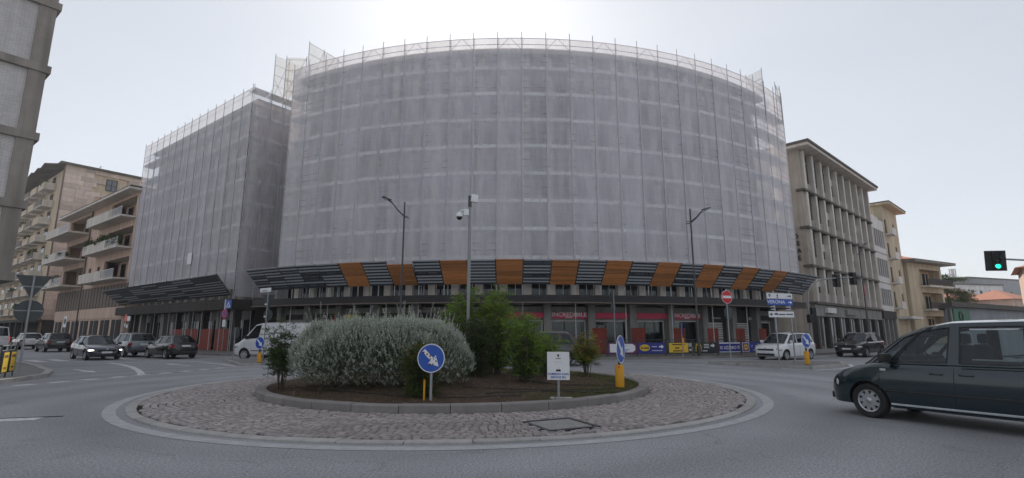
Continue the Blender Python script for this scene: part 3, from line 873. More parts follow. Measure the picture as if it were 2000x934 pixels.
# ---------------------------------------------------------------- scaffolding round the curve
ZL = [6.7 + 2.02 * k for k in range(8)]
ZTOP = 23.35
scaf = thing('scaffolding', 'curved scaffolding with tall white netting above alternating timber and slatted fans', 'scaffolding', (0, 72, 0))
KS = list(range(-11, 16))
th = lambda k: TH0 + BAY * k
def net_grid(r, a0, a1, z0, z1, nz, nu, sag, rr, lifts):
    vs = []; fs = []
    for j in range(nz + 1):
        z = z0 + (z1 - z0) * j / nz
        for i in range(nu + 1):
            u = i / nu
            bulge = sag * math.sin(PI * u) * (0.4 + 0.6 * abs(math.sin(PI * (z - lifts[0]) / 2.02))) + rr.uniform(-.008, .008)
            vs.append((u, z, bulge))
    for j in range(nz):
        for i in range(nu):
            k = j * (nu + 1) + i
            fs.append((k, k + 1, k + nu + 2, k + nu + 1))
    return vs, fs
rr = random.Random(5)
post_o = MB().tube([(0, -37.06, 0.12), (0, -37.06, ZTOP + .45)], 0.030, 6).mesh('scaffold_standard', M['tube'])
post_h = MB().tube([(0, -37.06, 4.1), (0, -37.06, ZTOP + .45)], 0.030, 6).mesh('scaffold_upper_standard', M['tube'])
post_i = MB().tube([(0, -36.05, 4.1), (0, -36.05, ZTOP - .9)], 0.030, 6).mesh('scaffold_inner_standard', M['tube'])
deck_me = arcwall(36.08, 36.98, 0.04, BAY - 0.04, -0.06, 0.0, 1.4)
q = arcwall(36.985, 37.005, 0.04, BAY - 0.04, -0.06, 0.2, 1.4); deck_me.add(q.v, q.f)      # toe board
deck_me = deck_me.mesh('scaffold_deck', M['deck'])
led = MB()
p0, p1 = pol(37.0, 0), pol(37.0, BAY)
for z in (0.55, 1.05): led.tube([(p0.x, p0.y - 72, z), (p1.x, p1.y - 72, z)], 0.022, 5)
led_me = led.mesh('scaffold_guardrail', M['steel'])
br = MB()
for (u0, z0, u1, z1) in ((0.03, .1, .45, .95), (.97, .1, .55, .95)):
    pa = p0 + (p1 - p0) * u0; pb = p0 + (p1 - p0) * u1
    br.tube([(pa.x, pa.y - 72, z0), (pb.x, pb.y - 72, z1)], 0.018, 5)
br_me = br.mesh('scaffold_brace', M['steel'])
lad = MB()
for x in (-.2, .2): lad.tube([(x, -36.5, 0), (x, -36.9, 2.02)], .02, 5)
for i in range(7): lad.tube([(-.2, -36.5 - .4 * i / 7, .2 + i * .27), (.2, -36.5 - .4 * i / 7, .2 + i * .27)], .013, 5)
lad_me = lad.mesh('scaffold_ladder', M['steel'])
for k in KS:
    a = th(k)
    o = link('standard', post_o if k % 2 == 0 else post_h, scaf); o.rotation_euler = (0, 0, R(a))
    o = link('inner_standard', post_i, scaf); o.rotation_euler = (0, 0, R(a))
    if k == KS[-1]: continue
    for z in ZL:
        o = link('deck', deck_me, scaf); o.rotation_euler = (0, 0, R(a)); o.location = (0, 0, z + rr.uniform(-.03, .03))
        if z > 18 or rr.random() < .55:
            o = link('guardrail', led_me, scaf); o.rotation_euler = (0, 0, R(a)); o.location = (0, 0, z)
    o = link('guardrail', led_me, scaf); o.rotation_euler = (0, 0, R(a)); o.location = (0, 0, ZTOP - 1.08)
    if k % 2: o = link('brace', br_me, scaf); o.rotation_euler = (0, 0, R(a)); o.location = (0, 0, ZTOP - 1.0)
    vs, fs = net_grid(36.99, 0, BAY, 6.15 + rr.uniform(-.05, .05), ZTOP, 60, 6, rr.uniform(.01, .06), rr, ZL)
    mb = MB()
    for (u, z, b) in vs: pass
    mb.add([((36.99 + b) * math.sin(R(BAY * u)), -(36.99 + b) * math.cos(R(BAY * u)), z) for (u, z, b) in [(u * 1.07, z, b + (.02 if k % 2 else .0)) for (u, z, b) in vs]], fs)
    o = mb.build('net_panel', M['net'], scaf, smooth=80); o.rotation_euler = (0, 0, R(a))
for k in (-11, -10, 13, 14):
    for z in ZL[:-1]:
        o = link('ladder', lad_me, scaf); o.rotation_euler = (0, 0, R(th(k) + (.9 if int(z) % 2 else 1.9))); o.location = (0, 0, z)
# end returns and raised access towers
def net_flat(parent, p, q, z0, z1, m='net', name='net_panel', sag=.05, nz=40):
    p = Vector(p); q = Vector(q); d = q - p; nrm = Vector((d.y, -d.x, 0)).normalized()
    vs, fs = net_grid(0, 0, 0, z0, z1, nz, 5, sag, rr, [z0])
    return MB().add([(p.x + d.x * u + nrm.x * b, p.y + d.y * u + nrm.y * b, z) for (u, z, b) in vs], fs).build(name, M[m], parent, smooth=80)
def loc72(v): return (v.x, v.y - 72, 0)
def raised(parent, p, q, z0, z1, off=Vector((0, 0, 0))):
    """a netted access tower rising over the top deck"""
    p = Vector(p) - off; q = Vector(q) - off
    net_flat(parent, p, q, z0, z1, 'net_thin', nz=14)
    n_ = max(1, round((q - p).length / 1.5))
    for i in range(n_ + 1):
        c = p + (q - p) * i / n_
        MB().tube([(c.x, c.y, z0 - 2), (c.x, c.y, z1 + .15)], .03, 6).build('standard', M['steel'], parent)
    z = z0 + .5
    while z < z1 + .05:
        MB().tube([(p.x, p.y, z), (q.x, q.y, z)], .02, 5).build('guardrail', M['steel'], parent); z += 1.0
    for i in range(n_):
        a = p + (q - p) * i / n_; b = p + (q - p) * (i + 1) / n_
        MB().tube([(a.x, a.y, z0), (b.x, b.y, z1)], .018, 5).build('brace', M['steel'], parent)
        MB().tube([(b.x, b.y, z0), (a.x, a.y, (z0 + z1) / 2)], .018, 5).build('brace', M['steel'], parent)
off = Vector((0, 72, 0))
for a in (th(-11) - .12, th(15) + .12):
    net_flat(scaf, loc72(pol(37.0, a)), loc72(pol(33.5 if a > 0 else 35.2, a)), 6.2, ZTOP)
raised(scaf, (-17.8, 41.2, 0), (-16.2, 44.0, 0), 22.2, 26.7, off)
raised(scaf, (-19.6, 41.0, 0), (-17.9, 41.1, 0), 21.5, 25.2, off)
raised(scaf, pol(37.0, th(13)), pol(35.4, th(13) + .4), 22.6, 25.0, off)
raised(scaf, pol(37.0, th(15)), pol(37.0, th(14.4)), 22.6, 24.4, off)
# the projecting fans (alternating timber and slatted panels)
zb, zt, rb, rt = 4.86, 6.36, 37.15, 38.55
def fan_panel(k, wood):
    a = th(k)
    dz = -0.22 if k in (-5,) else rr.uniform(-.03, .03)
    lo0, lo1 = pol(rb, 0.05), pol(rb, BAY - .05)
    def P_(u, t, lift=0.0):
        r = rb + (rt - rb) * t; z = zb + (zt + dz - zb) * t
        q = pol(r + lift, 0.04 + (BAY - .08) * u, z + lift * .4)
        return Vector((q.x, q.y - 72, q.z))
    fr = MB()
    for u in (0.0, 1.0): fr.tube([P_(u, 0, -.03), P_(u, 1.02, -.03)], .028, 5)
    for t in (.1, .55, .95): fr.tube([P_(0, t, -.06), P_(1, t, -.06)], .022, 5)
    root = fr.build('fan_frame', M['dark_steel'], scaf); root.rotation_euler = (0, 0, R(a))
    nb = 9 if wood else 8
    for i in range(nb):
        t0 = i / nb + .006; t1 = (i + 1) / nb - (.004 if wood else .014)
        j = rr.uniform(-.012, .012)
        c = [P_(0, t0, j), P_(1, t0, j), P_(1, t1, j), P_(0, t1, j)]
        nrm = (c[1] - c[0]).cross(c[3] - c[0]).normalized() * .03
        b = MB()
        vs = c + [q - nrm for q in c]
        b.add(vs, [(0, 1, 2, 3), (7, 6, 5, 4), (0, 4, 5, 1), (1, 5, 6, 2), (2, 6, 7, 3), (3, 7, 4, 0)], 0)
        if not wood:
            e = [P_(0, t1 - .03, j + .015), P_(1, t1 - .03, j + .015), P_(1, t1 + .012, j + .05), P_(0, t1 + .012, j + .05)]  # pale strip along the slat, painted stand-in for light through the gap
            if rr.random() < (.9 if k > -8 else .6):
                b.add(e + [q - nrm * .6 for q in e], [(0, 1, 2, 3), (7, 6, 5, 4), (0, 4, 5, 1), (1, 5, 6, 2), (2, 6, 7, 3), (3, 7, 4, 0)], 1)
        b.build('plank' if wood else 'slat', [M['wood']] if wood else [M['slat'], M['pale_metal_gap_light']], root)
for k in range(-12, 15):
    fan_panel(k, (k % 2 == 1) and -7 <= k <= 11)
# ---------------------------------------------------------------- scaffolded straight block on the left street
blk = thing('side_block', 'straight multi-storey block behind greyish netting beside the salmon balconied house', 'building', A0, R(-36.7))
BL = 25.2
LX = -BL                                    # local x runs from -BL (far) to 0 (street corner); y into the block
box('wall', M['facade_net'], blk, LX, -1.4, 1.7, 14, 3.9, 22.55)
box('roof_cornice', M['concrete'], blk, LX - .3, -.9, .9, 14.3, 22.55, 22.85)
me_r = MB().bx(-.25, .25, 1.4, 1.7, 3.9, 22.55).mesh('block_rib', M['rib'])
me_w = MB().bx(-.7, .7, 1.66, 1.69, 0, 1.7).mesh('block_window', M['glass'])
for i in range(13):
    x = LX + .9 + i * 1.86
    o = link('rib', me_r, blk); o.location = (x, 0, 0)
    for f in range(5):
        if x + .93 > -1.8: continue
        o = link('window', me_w, blk); o.location = (x + .93, 0, FL[f] + .9)
for f in range(1, 6): box('floor_band', M['spandrel'], blk, LX, -1.5, 1.55, 1.7, FL[f] - .14, FL[f] + .14)
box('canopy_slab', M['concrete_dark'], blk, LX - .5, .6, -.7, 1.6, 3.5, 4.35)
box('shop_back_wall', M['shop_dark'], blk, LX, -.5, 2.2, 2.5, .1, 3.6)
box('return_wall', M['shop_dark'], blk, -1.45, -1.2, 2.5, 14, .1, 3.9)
box('link_wall', M['concrete_dark'], blk, -1.4, 7.5, 5.6, 9, .1, 21.0)
for i in range(9):
    x = -.6 - i * 3.0
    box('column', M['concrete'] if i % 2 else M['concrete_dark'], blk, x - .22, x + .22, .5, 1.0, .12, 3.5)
    if i < 8:
        box('shop_window', M['glass'], blk, x - 2.6, x - .4, 1.9, 1.93, .5, 2.7)
        box('shop_lintel', M['spandrel'], blk, x - 2.78, x - .22, 1.8, 2.0, 2.75, 3.5)
    if i < 4: box('site_hoarding', M['hoarding_red'], blk, x - 2.7, x - .3, .3, .33, .14, 1.95)
sb = thing('scaffolding', 'straight scaffolding with greyish netting and a dark slatted fan', 'scaffolding', A0, R(-36.7))
nb = 14
for i in range(nb + 1):
    x = -1.8 * i
    MB().tube([(x, -.05, .12), (x, -.05, ZTOP + .3)], .03, 6).build('standard', M['tube'], sb)
    MB().tube([(x, 1.0, .12), (x, 1.0, ZTOP - 1)], .03, 6).build('inner_standard', M['steel'], sb)
dk = MB().bx(-1.76, -.04, .06, .98, -.06, 0).bx(-1.76, -.04, 0.0, .02, -.06, .16).mesh('block_deck', M['deck'])
gr = MB()
for z in (.55, 1.05): gr.tube([(0, 0, z), (-1.8, 0, z)], .022, 5)
gr = gr.mesh('block_guardrail', M['steel'])
for i in range(nb):
    for z in ZL:
        o = link('deck', dk, sb); o.location = (-1.8 * i, 0, z + rr.uniform(-.03, .03))
    for z in ZL[-1:] + [ZTOP - 1.1]:
        o = link('guardrail', gr, sb); o.location = (-1.8 * i, 0, z)
    zlow = 5.2 if i < 1 else 5.6
    net_flat(sb, (-1.8 * (i + 1), 0, 0), (-1.8 * i, 0, 0), zlow, ZTOP, 'net', sag=rr.uniform(.03, .1), nz=48)
# return towards the curved building
for j in range(4):
    y = .05 + 1.5 * j
    MB().tube([(.06, y, .12), (.06, y, ZTOP + .3)], .03, 6).build('standard', M['tube'], sb)
    if j < 3:
        net_flat(sb, (0, y, 0), (0, y + 1.5, 0), 4.6, ZTOP, 'net', sag=.05)
        for z in ZL + [ZTOP - .1]:
            box('deck', M['deck'], sb, -.95, -.05, y + .05, y + 1.45, z - .06, z)
            box('toe_board', M['deck'], sb, -.045, -.02, y + .05, y + 1.45, z - .06, z + .16)
raised(sb, (.05, 1.7, 0), (.05, 4.4, 0), ZTOP - .6, 27.2)
raised(sb, (-1.0, 4.5, 0), (.6, 4.6, 0), ZTOP - .6, 26.4)
# white patch on the net
MB().bx(-9.6, -8.7, -.16, -.12, 8.0, 9.1).build('net_patch', M['white'], sb)
# slatted fan of the block
fr = MB()
FX0, FX1 = -26.2, -.2
def fan(u, t, lift=0):
    x = FX0 + (FX1 + 1.5 * t - FX0) * u
    return Vector((x, -.2 - 1.9 * t - lift, 4.7 + 1.5 * t - lift * .3))
for i in range(15):
    u = i / 14
    fr.tube([fan(u, 0, -.05), fan(u, 1.0, -.05)], .03, 5)
root = fr.build('fan_frame', M['dark_steel'], sb)
for i in range(9):
    t0 = i / 9 + .004; t1 = (i + 1) / 9 - .012
    for j in range(7):
        u0, u1 = j / 7, (j + 1) / 7
        xa = FX0 + (FX1 - FX0) * u0; xb = FX0 + (FX1 - FX0) * u1
        b = MB()
        def Q(x, t, l):
            if x > FX1 - .01: x = FX1 + 1.5 * t
            return Vector((x, -.2 - 1.9 * t - l, 4.7 + 1.5 * t - l * .3))
        jj = rr.uniform(-.012, .012)
        c = [Q(xa, t0, jj), Q(xb, t0, jj), Q(xb, t1, jj), Q(xa, t1, jj)]
        nn = Vector((0, .68, -.73)) * -.03
        b.add(c + [q - nn for q in c], [(0, 1, 2, 3), (7, 6, 5, 4), (0, 4, 5, 1), (1, 5, 6, 2), (2, 6, 7, 3), (3, 7, 4, 0)])
        if rr.random() < .7:
            e = [Q(xa, t1 - .03, .02), Q(xb, t1 - .03, .02), Q(xb, t1 + .008, .04), Q(xa, t1 + .008, .04)]  # pale strip drawn as the bright gap light between slats
            b.add(e + [q - nn * .5 for q in e], [(0, 1, 2, 3), (7, 6, 5, 4), (0, 4, 5, 1), (1, 5, 6, 2), (2, 6, 7, 3), (3, 7, 4, 0)], 1)
        b.build('slat', [M['slat'], M['pale_metal_gap_light']], root)
# ---------------------------------------------------------------- other buildings
def brick_mat():
    m = mat('white_brick_panel', (0.66, 0.64, 0.64), 0.82, 0.1, 1.2, stain=0.15)
    t = m.node_tree; L = t.links.new; b = t.nodes['Principled BSDF']
    tc = nd(t, 'ShaderNodeTexCoord'); sx = nd(t, 'ShaderNodeSeparateXYZ'); cx = nd(t, 'ShaderNodeCombineXYZ')
    L(tc.outputs['Object'], sx.inputs[0]); L(sx.outputs['X'], cx.inputs['X']); L(sx.outputs['Z'], cx.inputs['Y'])
    bt = nd(t, 'ShaderNodeTexBrick'); bt.inputs['Scale'].default_value = 1.0
    bt.inputs['Brick Width'].default_value = 0.25; bt.inputs['Row Height'].default_value = 0.068; bt.inputs['Mortar Size'].default_value = 0.007
    bt.inputs['Color1'].default_value = (1.06, 1.05, 1.04, 1); bt.inputs['Color2'].default_value = (0.9, 0.9, 0.91, 1); bt.inputs['Mortar'].default_value = (0.62, 0.6, 0.58, 1)
    L(cx.outputs[0], bt.inputs['Vector'])
    src = b.inputs['Base Color'].links[0].from_socket
    q = nd(t, 'ShaderNodeVectorMath', operation='MULTIPLY'); L(src, q.inputs[0]); L(bt.outputs['Color'], q.inputs[1]); L(q.outputs[0], b.inputs['Base Color'])
    bp = nd(t, 'ShaderNodeBump'); bp.inputs['Strength'].default_value = 0.5; bp.inputs['Distance'].default_value = 0.01; bp.invert = True
    L(bt.outputs['Fac'], bp.inputs['Height']); L(bp.outputs[0], b.inputs['Normal'])
    return m
M['brick_panel'] = brick_mat()

def holed(x0, x1, z0, z1, holes, d=0.22, y=0.0):
    """front wall sheet at y with real openings and their reveals"""
    xs = sorted({x0, x1, *[h[0] for h in holes], *[h[1] for h in holes]}); zs = sorted({z0, z1, *[h[2] for h in holes], *[h[3] for h in holes]})
    mb = MB()
    for a, b in zip(xs[:-1], xs[1:]):
        for c, e in zip(zs[:-1], zs[1:]):
            mx, mz = (a + b) / 2, (c + e) / 2
            if any(h[0] < mx < h[1] and h[2] < mz < h[3] for h in holes): continue
            mb.add([(a, y, c), (b, y, c), (b, y, e), (a, y, e)], [(0, 1, 2, 3)])
    for (a, b, c, e) in holes:
        mb.add([(a, y, c), (b, y, c), (b, y, e), (a, y, e), (a, y + d, c), (b, y + d, c), (b, y + d, e), (a, y + d, e)],
               [(0, 4, 5, 1), (1, 5, 6, 2), (2, 6, 7, 3), (3, 7, 4, 0)])
    return mb
def shell(mb, x0, x1, y0, y1, z0, z1):
    """the remaining sides and top of a block whose front sheet is already in mb"""
    mb.add([(x0, y0, z0), (x1, y0, z0), (x1, y1, z0), (x0, y1, z0), (x0, y0, z1), (x1, y0, z1), (x1, y1, z1), (x0, y1, z1)],
           [(4, 5, 6, 7), (1, 2, 6, 5), (2, 3, 7, 6), (3, 0, 4, 7)])
    return mb
def window(parent, h, y=0.18, glass='glass', frame='frame_metal', mull=1, sill=None, bar=.05):
    a, b, c, e = h
    o = MB().add([(a, y, c), (b, y, c), (b, y, e), (a, y, e)], [(0, 1, 2, 3)]).build('window', M[glass], parent)
    f = MB(); t = bar
    f.bx(a, b, y - .04, y + .02, c, c + t); f.bx(a, b, y - .04, y + .02, e - t, e)
    f.bx(a, a + t, y - .04, y + .02, c + t, e - t); f.bx(b - t, b, y - .04, y + .02, c + t, e - t)
    for i in range(mull):
        x = a + (b - a) * (i + 1) / (mull + 1); f.bx(x - t / 2, x + t / 2, y - .04, y + .02, c + t, e - t)
    f.build('window_frame', M[frame], o)
    if sill: MB().bx(a - .06, b + .06, -.08, .1, c - .07, c - .003).build('sill', M[sill], o)
    return o
def railing(parent, x0, x1, y, z, h=1.0, m='dark_steel', step=.14, side=None):
    f = MB(); f.bx(x0, x1, y - .02, y + .02, z + h - .04, z + h); f.bx(x0, x1, y - .02, y + .02, z + .08, z + .12)
    n = int((x1 - x0) / step)
    for i in range(n + 1):
        x = x0 + (x1 - x0) * i / n; f.bx(x - .01, x + .01, y - .01, y + .01, z + .12, z + h - .04)
    return f.build('railing', M[m], parent)

# --- framed block with white brick panels, its corner near the give way sign
nb_ = thing('brick_panel_building', 'tall building with white brick panels framed by brown concrete beams', 'building', (-23.07, 23.5, 0), R(53.1))
ZB = [4.16, 7.56, 10.95, 14.44, 17.9, 21.3, 24.6]
box('core', M['mortar'], nb_, -16, -.1, .35, 9, 4.2, 24.6)
for z in ZB: box('beam', M['frame_beam'], nb_, -16.5, .12, -.12, 9.2, z - .2, z + .18)
for i in range(4):
    x = -i * 5.0
    for z0, z1 in zip(ZB[:-1], ZB[1:]): box('column', M['frame_beam'], nb_, x - .68, x - .03, -.03, .5, z0 + .18, z1 - .2)
    if i < 3:
        for z0, z1 in zip(ZB[:-1], ZB[1:]): box('brick_panel', M['brick_panel'], nb_, x - 5.0 + .0, x - .68, .1, .34, z0 + .18, z1 - .2)
for i in range(1, 4):
    x = -i * 5.0; box('ground_column', M['frame_beam'], nb_, x - .35, x + .35, .6, 1.2, .1, 3.96)
box('ground_wall', M['shop_dark'], nb_, -16, -5, 4, 9, .1, 3.96)

# --- salmon house with balconies next to the scaffolded block
OB = A0 + DL * 25.0
hb = thing('balcony_house', 'salmon rendered house with deep white balconies and plants', 'building', OB, R(-36.7))
fl = [7.8, 11.4, 15.0]
holes = []
for z in fl:
    holes += [(-9.6, -1.0, z, z + 2.55), (-27.2, -18.0, z, z + 2.55)]
    holes += [(-12.2, -11.1, z + .9, z + 2.1), (-15.6, -14.5, z + .9, z + 2.1)]
w_ = holed(-28, 0, .1, 17.9, holes, d=.3, y=.0)
shell(w_, -28, 0, 0, 11, .1, 17.9).build('wall', M['pink'], hb)
box('eaves', M['rib'], hb, -28.7, .4, -1.3, 11.4, 17.9, 18.15)
box('roof', M['roof_dark'], hb, -28.5, .2, -1.15, 11.2, 18.15, 18.4)
for z in fl:
    for (a, b, dp) in ((-13.2, -.6, 1.5), (-28.9, -17.6, 2.3)):
        q = box('balcony', M['rib'], hb, a, b, -dp, .0, z - .22, z)
        hh = .95
        box('parapet', M['rib'], q, a, b - 4.2, -dp, -dp + .1, z, z + hh)
        railing(q, b - 4.2, b, -dp + .06, z, hh, 'white', .16)
        box('parapet_end', M['rib'], q, a, a + .1, -dp + .1, -.02, z, z + hh)
    for (a, b) in ((-9.6, -1.0), (-27.2, -18.0)):
        box('loggia_back', M['pink'], hb, a - .1, b + .1, 1.5, 1.6, z - .1, z + 2.65)
        box('loggia_floor', M['concrete'], hb, a - .1, b + .1, .02, 1.5, z - .12, z)
        box('loggia_ceiling', M['rib'], hb, a - .1, b + .1, .3, 1.5, z + 2.55, z + 2.65)
        for x in (a + 1.2, a + 4.2, a + 6.6):
            q = MB().bx(x, x + 1.5, 1.42, 1.47, z + .05, z + 2.2).build('balcony_door', M['glass'], hb)
            MB().bx(x - .08, x + 1.58, 1.44, 1.49, z, z + 2.3).build('door_frame', M['shutter_brown'], q)
    for h in ((-12.2, -11.1, z + .9, z + 2.1), (-15.6, -14.5, z + .9, z + 2.1)): window(hb, h, .16, frame='shutter_brown', sill='rib')
    for xs_ in (-16.9,): pass
box('mezzanine_cladding', M['shutter_brown'], hb, -28.05, .05, -.12, .0, 4.6, 7.2)
for i in range(24): box('cladding_rib', M['roof_dark'], hb, -27.6 + i * 1.17, -27.52 + i * 1.17, -.17, -.12, 4.6, 7.2)
box('ground_fascia', M['pink'], hb, -28.05, .05, -.1, .0, 3.3, 4.55)
for i in range(7):
    x = -27.2 + i * 3.9; q = box('shopfront', M['shop_dark'], hb, x, x + 3.0, -.06, -.03, .3, 3.1)
    box('shop_frame', M['frame_metal'], q, x + 1.45, x + 1.55, -.1, -.06, .3, 3.1)
MB().tube([(-16.9, -.14, .2), (-16.9, -.14, 17.8)], .09, 8).build('downpipe', M['roof_dark'], hb)

def leaf_cloud(rng_, blobs, n, ll, lw, up=0.3, shell_=0.75):
    mb = MB()
    tot = sum(b[1][0] * b[1][1] * b[1][2] for b in blobs)
    for (c, r3) in blobs:
        k = int(n * r3[0] * r3[1] * r3[2] / tot)
        for _ in range(k):
            d = Vector((rng_.gauss(0, 1), rng_.gauss(0, 1), rng_.gauss(0, 1))).normalized()
            rad = shell_ + (1 - shell_) * rng_.random() if rng_.random() < .75 else rng_.random() ** .5
            rad *= 1 + rng_.gauss(0, .06)
            p = Vector((c[0] + d.x * r3[0] * rad, c[1] + d.y * r3[1] * rad, c[2] + d.z * r3[2] * rad))
            ax = (d * .6 + Vector((rng_.gauss(0, .7), rng_.gauss(0, .7), rng_.gauss(up, .6)))).normalized()
            sd_ = ax.cross(Vector((rng_.gauss(0, 1), rng_.gauss(0, 1), rng_.gauss(0, 1)))).normalized()
            l = ll * rng_.uniform(.6, 1.3); w2 = lw * rng_.uniform(.6, 1.3) / 2
            mb.add([p, p + ax * l * .5 + sd_ * w2, p + ax * l, p + ax * l * .5 - sd_ * w2], [(0, 1, 2, 3)])
    return mb
rp = random.Random(31)
def balcony_plants(parent, x0, x1, y, z, h, lab, n=700):
    wpos = parent.matrix_basis @ Vector(((x0 + x1) / 2, y, z))
    t = thing('balcony_plant', lab, 'plant', wpos, parent.rotation_euler.z, 'plants on the balconies')
    hx = (x1 - x0) / 2
    MB().cbox((0, 0, .15), (hx * 1.7, .3, .3), .02).build('planter', M['pink'], t)
    bl = [((rp.uniform(-hx, hx) * .85, rp.uniform(-.1, .2), .35 + h * rp.uniform(.2, .55)), (rp.uniform(.4, .8) * max(.5, hx * .35), .4, h * rp.uniform(.3, .5))) for _ in range(7)]
    leaf_cloud(rp, bl, n, .22, .10, .5).build('foliage', M['pot_plant'], t)
balcony_plants(hb, -9.0, -1.0, -1.1, 11.4, 1.7, 'dense dark plants filling the middle balcony beside the netting', 1600)
balcony_plants(hb, -13.0, -11.0, -1.2, 11.4, 1.6, 'feathery palm-like plant at the balcony end beside the dense plants', 500)
balcony_plants(hb, -28.2, -19, -2.0, 11.4, .7, 'low trailing plants along the rail of a wide white balcony', 900)
balcony_plants(hb, -26.5, -20, -1.9, 7.8, 1.2, 'bushy plants on the lowest wide balcony above the brown cladding', 1000)

# --- tall apartment block with a stone clad side
CA_ = Vector((-71.7, 78.9, 0))
ap = thing('apartment_block', 'tall beige apartment block with stone clad side and stacked balconies', 'building', CA_, R(-36.7))
W_ = [(5.5, 7.0, 25.2, 27.2), (5.5, 7.0, 21.6, 23.4)]
box('wall', M['cream'], ap, -44, -.25, .0, 16, .1, 27.6)
cl_me = {}
rq = random.Random(8)
for r in range(33):
    z = 3.6 + r * .75
    if z > 27.9: break
    y = .0
    while y < 15.9:
        L_ = min(rq.choice((1.2, 1.6, 2.1, 2.6)), 16 - y)
        if not any(W_[i][0] - .1 < y + L_ / 2 + L_ / 2 and y < W_[i][1] + .1 and W_[i][2] - .75 < z < W_[i][3] for i in range(2)) and L_ > .3:
            q = box('cladding_stone', M['clad'], ap, -.25, rq.uniform(.0, .04), y + .015, y + L_ - .015, z + .012, z + .74)
        y += L_
box('ground_wall', M['shop_dark'], ap, -.25, -.02, .2, 15.8, .1, 3.55)
for (a, b, c, e) in W_:
    q = MB().bx(-.22, -.14, a, b, c, e).build('window', M['glass_pale'], ap)
    f = MB()
    for zz in (c, (c + e) / 2 - .1, e - .1): f.bx(-.16, -.06, a, b, zz, zz + .1)
    for yy in (a, (a + b) / 2 - .05, b - .1): f.bx(-.155, -.065, yy, yy + .1, c + .1, e - .1)
    f.build('window_frame', M['sign_back'], q)
MB().tube([(-.1, -.12, .2), (-.1, -.12, 28)], .1, 8).build('downpipe', M['shutter_brown'], ap)
box('roof', M['roof_dark'], ap, -44.5, .6, -.8, 16.5, 28.3, 28.6)
box('attic_wall', M['shutter_brown'], ap, -43.5, -.3, .6, 15.6, 27.6, 28.3)
for k in range(9):
    MB().add([(-2.4 - k * 4.2, -2.6, 27.5), (-.2 - k * 4.2, -2.6, 27.9), (-.2 - k * 4.2, .6, 28.6), (-3.2 - k * 4.2, .6, 28.5), (-2.4 - k * 4.2, -2.6, 27.4), (-.2 - k * 4.2, -2.6, 27.8), (-.2 - k * 4.2, .6, 28.45), (-3.2 - k * 4.2, .6, 28.35)],
             [(0, 1, 2, 3), (7, 6, 5, 4), (0, 4, 5, 1), (1, 5, 6, 2), (2, 6, 7, 3), (3, 7, 4, 0)]).build('roof_awning', M['roof_dark'], ap)
for f in range(8):
    z = 4.6 + f * 2.9
    for k in range(8):
        x1 = -4.3 - k * 5.0
        q = box('balcony', M['rib'], ap, x1 - 3.6, x1, -1.5, .0, z - .18, z)
        box('parapet', M['cream'] if (f + k) % 3 else M['shutter_brown'], q, x1 - 3.6, x1, -1.5, -1.42, z, z + .95)
        d = MB().bx(x1 - 2.8, x1 - .9, -.05, -.02, z + .05, z + 2.2).build('balcony_door', M['glass'], ap)
        MB().bx(x1 - 2.9, x1 - .8, -.03, .0, z, z + 2.3).build('door_frame', M['shutter_brown'], d)
        box('parapet_end', M['rib'], q, x1 - .08, x1, -1.42, -.02, z, z + .95)
        if (f * 3 + k) % 4 == 1:
            leaf_cloud(rp, [((x1 - 2, -1.2, z + 1.0), (1.3, .4, .6))], 260, .25, .12, .4).build('balcony_foliage', M['pot_plant'], q)
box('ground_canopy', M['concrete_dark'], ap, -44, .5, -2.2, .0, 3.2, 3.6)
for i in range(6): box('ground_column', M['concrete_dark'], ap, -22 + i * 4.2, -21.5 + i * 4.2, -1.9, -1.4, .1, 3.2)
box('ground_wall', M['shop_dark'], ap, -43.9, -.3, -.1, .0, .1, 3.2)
for x, h in ((-7, 2.4), (-9.2, 1.6)):
    MB().tube([(x, 6, 28.5), (x, 6, 28.6 + h)], .04, 5).tube([(x - .9, 6, 28.4 + h), (x + .9, 6, 28.4 + h)], .03, 5).build('antenna', M['dark_steel'], ap)
MB().lathe([(0, 0), (.3, .05), (.45, .18)], 14, Matrix.Translation((-3, 5, 29.1)) @ Matrix.Rotation(R(60), 4, 'X')).build('satellite_dish', M['white'], ap)

# --- ribbed stone office block on the other street
OR = Vector((24.9, 44.3, 0)) + DR * 6.2 - NR * 1.0
of = thing('office_block', 'ribbed pale stone office block with four storeys of narrow windows', 'building', OR, R(42))
LN = 23.6; NBY = 9; bw = LN / NBY
lev = [4.45, 8.0, 11.8, 15.6, 19.9]
box('wall', M['stone_wall'], of, .02, LN, .36, 13, .1, 19.9)
box('corner_pier', M['stone_wall'], of, -.02, .75, .0, .36, 4.45, 19.9)
for f in range(4):
    z0, z1 = lev[f], lev[f + 1]
    box('ledge', M['roof_dark'], of, -.25, LN + .02, -.32, .5, z0 - .1, z0 + .12)
    for i in range(NBY + 1):
        x = .75 + (LN - .75) * i / NBY
        if i < NBY + 1: box('rib', M['rib'], of, x - .24, x + .24, -.22, .36, z0 + .12, z1 - .1)
    for i in range(NBY):
        a = .75 + (LN - .75) * i / NBY + .24; b = .75 + (LN - .75) * (i + 1) / NBY - .24
        box('spandrel', M['spandrel'], of, a, b, .06, .36, z0 + .12, z0 + 1.05)
        wz0, wz1 = z0 + 1.05, z1 - .15
        q = box('window', M['glass'], of, a, b, .26, .30, wz0, wz1)
        fm = MB(); fm.bx(a, b, .2, .26, wz0, wz0 + .08); fm.bx(a, b, .2, .26, wz1 - .9, wz1 - .8); fm.bx((a + b) / 2 - .04, (a + b) / 2 + .04, .2, .26, wz0 + .08, wz1 - .9)
        fm.build('window_frame', M['shutter_brown'], q)
        if (i * 7 + f * 5) % 4 == 0: box('blind', M['shutter'], q, a + .02, b - .02, .21, .25, wz1 - 1.7, wz1 - .92)
